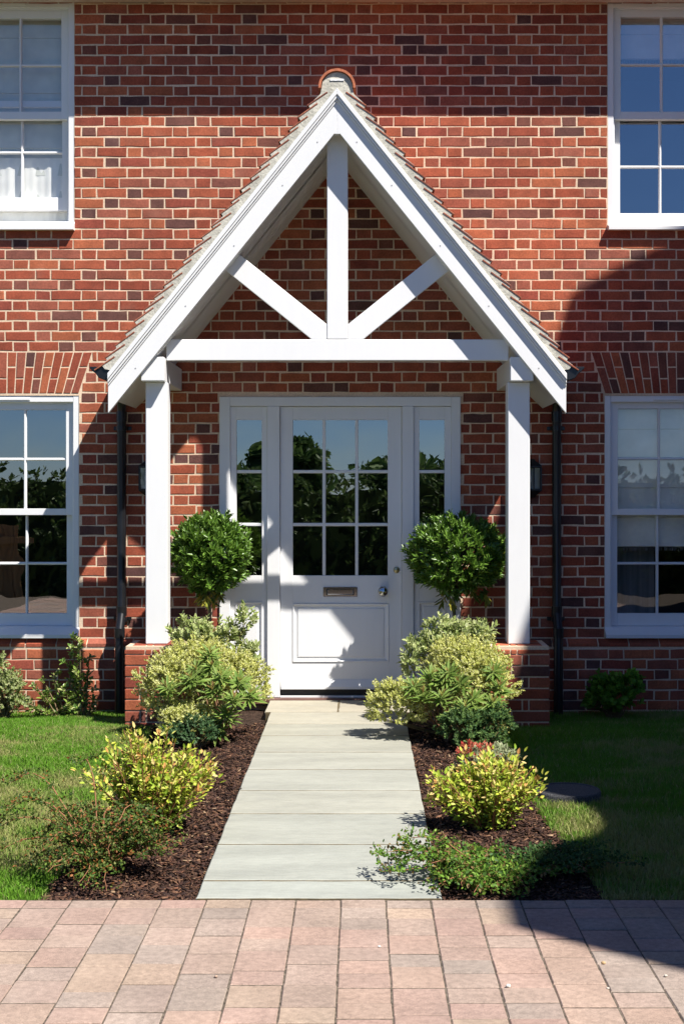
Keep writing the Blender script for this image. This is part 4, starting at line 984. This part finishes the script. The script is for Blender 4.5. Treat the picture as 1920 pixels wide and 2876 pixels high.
# arching cotoneasters
def coton(label, base, arcs, seed, pal, nleaf=46, L=.013, name='arching_shrub', berries=True, group='arching small-leaved shrubs at the front of the beds'):
    g = np.random.default_rng(seed); o = empty(name, base); tag(o, label, 'shrub', group); st = MB(); parts = []
    for (az, ln, h, drop) in arcs:
        bx, by = base[0]+g.normal(0, .025), base[1]+g.normal(0, .025); pts = []; K = 9
        for i in range(K+1):
            f = i/K; r = ln*f; z = h*math.sin(min(1, f*1.15)*math.pi*.62)/math.sin(.62*math.pi if h else 1)*.9-drop*f*f
            pts.append((bx+r*math.cos(az)+g.normal(0, .006), by+r*math.sin(az)+g.normal(0, .006), max(.004, z)))
        st.tube(pts, [.0035*(1-.7*i/K) for i in range(K+1)], 5, (.26, .11, .05), cap=False)
        PP = np.array(pts); n = int(nleaf*ln/.3)+8; t = g.uniform(.12, 1, n)*K; i0 = np.minimum(t.astype(int), K-1); f = (t-i0)[:, None]
        P = PP[i0]*(1-f)+PP[i0+1]*f; ax = norm(PP[i0+1]-PP[i0])
        # side twigs
        tw = norm(np.cross(ax, np.array([0, 0, 1.0])))*g.choice([-1, 1], (n, 1))+np.array([0, 0, .3])
        P = np.repeat(P, 4, 0); tw = np.repeat(tw, 4, 0); nn = len(P); P = P+tw*g.uniform(0, .07, (nn, 1))*1.0+g.normal(0, .004, (nn, 3)); P[:, 2] = np.maximum(P[:, 2], .006)
        D = norm(g.normal(size=(nn, 3))+tw*.6); U = np.array([0, -.2, 1.])+g.normal(0, .5, (nn, 3)); ll = g.uniform(.75, 1.35, nn)*L
        parts.append(leaves(P, D, U, ll, ll*.62, pick(g, pal, nn, .3), None, .2, .05))
    V, T, C = join(parts); np_mesh('foliage', V, T, C, M['leaf'], o); st.build('stem', M['stem'], o)
g2 = random.Random(5)
CG = [(.05, .10, .015), (.08, .14, .02), (.12, .18, .03), (.07, .12, .02), (.24, .10, .03), (.03, .06, .012), (.16, .17, .05)]
arcs = [(g2.uniform(0, 6.28), g2.uniform(.12, .32), g2.uniform(.08, .27), g2.uniform(0, .08)) for _ in range(46)]+[(R(170), .48, .36, .16), (R(184), .50, .27, .12), (R(160), .42, .40, .05), (R(120), .3, .42, .0), (R(200), .44, .2, .1), (R(178), .4, .3, .02)]
arcs += [(R(-10), .3, .12, .02), (R(5), .26, .16, 0), (R(-25), .25, .1, 0)]
coton('dark green cotoneaster with thin arching reddish twigs in front of the left golden shrub', (-1.04, -4.40, -.02), arcs, 53, CG)
arcs = [(g2.uniform(0, 6.28), g2.uniform(.12, .34), g2.uniform(.02, .07), g2.uniform(0, .03)) for _ in range(40)]+[(R(176), .46, .12, .02), (R(188), .42, .10, .03), (R(165), .38, .15, 0), (R(195), .44, .06, .0), (R(205), .3, .1, 0), (R(172), .40, .14, .08)]
CG2 = [(.09, .19, .02), (.13, .25, .03), (.06, .13, .02), (.18, .28, .04), (.18, .12, .04)]
coton('low bright green spreading shrub trailing over the right corner of the path end', (.50, -4.50, -.02), arcs, 54, CG2, L=.016)
arcs = [(g2.uniform(0, 6.28), g2.uniform(.10, .30), g2.uniform(.03, .07), g2.uniform(0, .03)) for _ in range(26)]
coton('low dark green spreading shrub in the shade at the front of the right bed', (.80, -4.38, -.02), arcs, 55, [(.035, .08, .02), (.05, .11, .03), (.07, .13, .03)], L=.015)

# plants at the foot of the wall
HOL = [(.10, .18, .03), (.16, .25, .04), (.07, .13, .03)]; HOE = [(.25, .33, .06), (.5, .5, .2), (.15, .26, .05)]
def stemmed(label, stems_px, d, seed, base, L=.045, Wd=.026, cp=HOL, ep=HOE, name='leafy_shrub', k=12):
    g = np.random.default_rng(seed); parts = []; TT = []
    for (px, py, px0) in stems_px:
        t = np.array(W(px, py, d+g.uniform(-.06, .08))); b = np.array((X(px0, d), -d, -.1)); ax = t-b; ln = np.linalg.norm(ax); n = max(3, int(ln/.035))
        f = np.linspace(.12, 1, n)[:, None]; B = b+ax*f+g.normal(0, .012, (n, 3)); A = norm(ax+g.normal(0, .35, (n, 3))*ln*.9); TT.append((b, t))
        parts.append(shoots_to_leaves(g, B, A, np.full(n, .04), 6, L, Wd, cp, ep, open_=1.3, t0=0))
    plant(name, label, 'shrub', base, parts, lambda m: [m.tube([a, (a+b)/2+np.array([.01, 0, 0]), b], [.006, .005, .003], 5, (.18, .12, .06), cap=False) for a, b in TT], 'glossleaf')
stemmed('twiggy shrub with glossy yellow-green leaves on the wall below the lower left window', [(205, 1795, 215), (225, 1800, 222), (250, 1850, 232), (190, 1850, 205), (215, 1880, 215), (245, 1900, 235), (265, 1950, 240), (180, 1930, 205), (150, 1890, 180), (140, 1960, 175), (105, 1930, 165), (95, 1985, 160), (165, 1990, 180), (120, 1995, 170), (230, 1980, 225), (200, 1985, 205), (80, 1975, 150), (255, 2000, 240), (210, 1940, 215), (130, 1925, 170)], .30, 71, (X(200, .3), -.3, -.1), L=.04, Wd=.024)
mound('variegated small-leaved bush against the wall at the left edge of the photo', [E(5, 1960, .3, 58, 60, .16), E(30, 1920, .3, 34, 40, .12), E(-10, 1890, .3, 28, 60, .08), E(60, 1985, .35, 30, 30, .1)], 330, 72, (X(10, .3), -.3, -.1), L=.026, Wd=.016, cp=[(.14, .22, .05), (.2, .28, .07)], ep=[(.42, .44, .2), (.3, .36, .12), (.5, .5, .3)], depth=.5, dense=8)
mound('bushy plant with broad green leaves against the shaded wall right of the porch', [E(1720, 1965, .35, 62, 42, .13), E(1700, 1935, .35, 40, 34, .1), E(1770, 1930, .35, 32, 38, .08), E(1690, 1985, .4, 46, 26, .1)], 230, 73, (X(1725, .35), -.35, -.1), L=.045, Wd=.034, cp=[(.12, .26, .025), (.18, .34, .03), (.09, .19, .02)], ep=None, name='leafy_shrub', dense=6, depth=.5)

# ------------------------------------------------------------------ surroundings outside the frame
# gabled wing to the right; it throws the large shadow
DX = 1.5; DDY = DX*1.0/1.165; DZ = DX*2.15/1.165
wg = empty('house_wing', (4.9, -5.0, 0)); tag(wg, 'tall brick wing with two gables just beyond the right edge, known by its shadow', 'building')
WX = 3.2+DX; EVZ = 3.86+DZ
m = MB(); m.box(WX+.22, 10.4, -8.6, -1.45, -.3, EVZ-.04, c=(.30, .07, .04)); m.build('wing_wall', M['brick'], wg)
m = MB(); m.prism([(WX, EVZ-.06), (WX, EVZ), (7.4, EVZ+2.4), (10.6, EVZ), (10.6, EVZ-.06)], -7.40-DDY, -.06-DDY); m.build('wing_roof', M['rooftile'], wg)
def gab(pts, x1):
    m = MB(); m.prismx([(y-DDY, z+DZ) for y, z in pts], WX-.001, x1); m.build('wing_gable', M['rooftile'], wg)
gab([(.0, 3.8), (-.07, 3.87), (-.69, 4.88), (-1.10, 5.55), (-1.42, 6.02), (-1.75, 5.6), (-2.5, 4.64), (-2.78, 4.28), (-5.03, 4.28), (-5.08, 3.84), (-5.08, 3.8)], 7.2)
gab([(-5.3, 3.8), (-5.62, 3.97), (-5.9, 4.28), (-6.5, 4.66), (-7.0, 4.93), (-7.39, 4.95), (-7.39, 3.8)], 6.2)
for yy in (-2.9, -5.2, -7.4):
    for zz in (1.0, 3.6):
        m = MB(); m.box(WX+.19, WX+.221, yy-.5, yy+.5, zz, zz+1.3, b=.01); f = m.build('wing_window', M['paint'], wg)
# trees and fence beyond the drive, seen only in the panes
def far_tree(x, y, h, r, seed, lab, kc=((.08, .15, .04), (.12, .2, .05), (.06, .11, .035))):
    g = np.random.default_rng(seed); n = 1500; o = empty('tree', (x, y, 0)); tag(o, lab, 'tree', 'trees across the drive')
    ells = [(x+g.normal(0, r*.35), y+g.normal(0, r*.3), h*g.uniform(.45, .8), r*g.uniform(.45, .7), r*.6, h*.26) for _ in range(7)]
    B, A = ell_shoots(g, ells, n, np.full(n, .5), depth=.4, lo=-1)
    V, T, C = shoots_to_leaves(g, B, A, np.full(n, .6), 4, .5, .3, kc, None); np_mesh('crown', V, T, C, M['leaf'], o)
    m = MB(); m.tube([(x, y, -.3), (x+.1, y, h*.3), (x, y, h*.7)], [h*.035, h*.028, h*.01], 8, (.06, .045, .03)); m.build('trunk', M['stem'], o)
TL = 'tree across the drive behind the photographer, mirrored in the '
for i, (x, y, h, r, lab) in enumerate(((-4.6, -78, 4.9, 2.4, 'left panes of the door'), (3.0, -96, 3.9, 4.2, 'middle panes of the door'), (9.0, -90, 4.4, 3.6, 'right side light'), (-8.6, -70, 3.0, 2.0, 'left side light'), (-22, -40, 6.2, 3.4, 'lower left window, the nearer one'), (-31, -46, 7.5, 3.8, 'lower left window, the farther one'), (26, -70, 6.0, 4.2, 'lower right window'), (37, -64, 5.6, 4.2, 'edge of the lower right window'))):
    far_tree(x, y, h, r, 80+i, TL+lab)
g = np.random.default_rng(99); n = 11000
hx = g.uniform(-26, 26, n); top = 1.55+.3*noise2(hx+40, hx*0+5, .6, 4)+.25*noise2(hx+40, hx*0+9, 2.1, 6)
V, T, C = shoots_to_leaves(g, np.stack([hx, g.uniform(-12.6, -11.4, n), g.uniform(-.2, 1, n)*top], 1), norm(g.normal(size=(n, 3))+[0, 0, .5]), np.full(n, .16), 8, .10, .06, [(.075, .13, .035), (.09, .15, .04), (.12, .18, .05), (.05, .09, .03)], None)
q = np.linspace(-26, 26, 105); tt = 1.45+.3*noise2(q+40, q*0+5, .6, 4); m_ = len(V); bk = []
bk = np.concatenate([np.stack([q, q*0-12.1, q*0-.3], 1), np.stack([q, q*0-12.1, tt], 1)]); i_ = np.arange(104)
V = np.concatenate([V, bk]); T = np.concatenate([T, m_+np.stack([i_, i_+1, i_+106], 1), m_+np.stack([i_, i_+106, i_+105], 1)]); C = np.concatenate([C, np.full((210, 3), (.02, .035, .01))])
tag(np_mesh('hedge', V, T, C, M['leaf']), 'long dark green hedge across the drive, mirrored along the bottom of the door panes', 'hedge', kind='stuff')
fc = MB(); x = -16
while x < -5.4: fc.box(x, x+.12, -11.23, -11.2, -.3, .95+random.uniform(-.01, .01), c=(random.uniform(.8, 1.1),)*3); x += .125
fc.box(-16, -5.2, -11.199, -11.16, .7, .78)
tag(fc.build('wooden_fence', M['wood']), 'orange-brown board fence mirrored in the lower left window', 'fence')
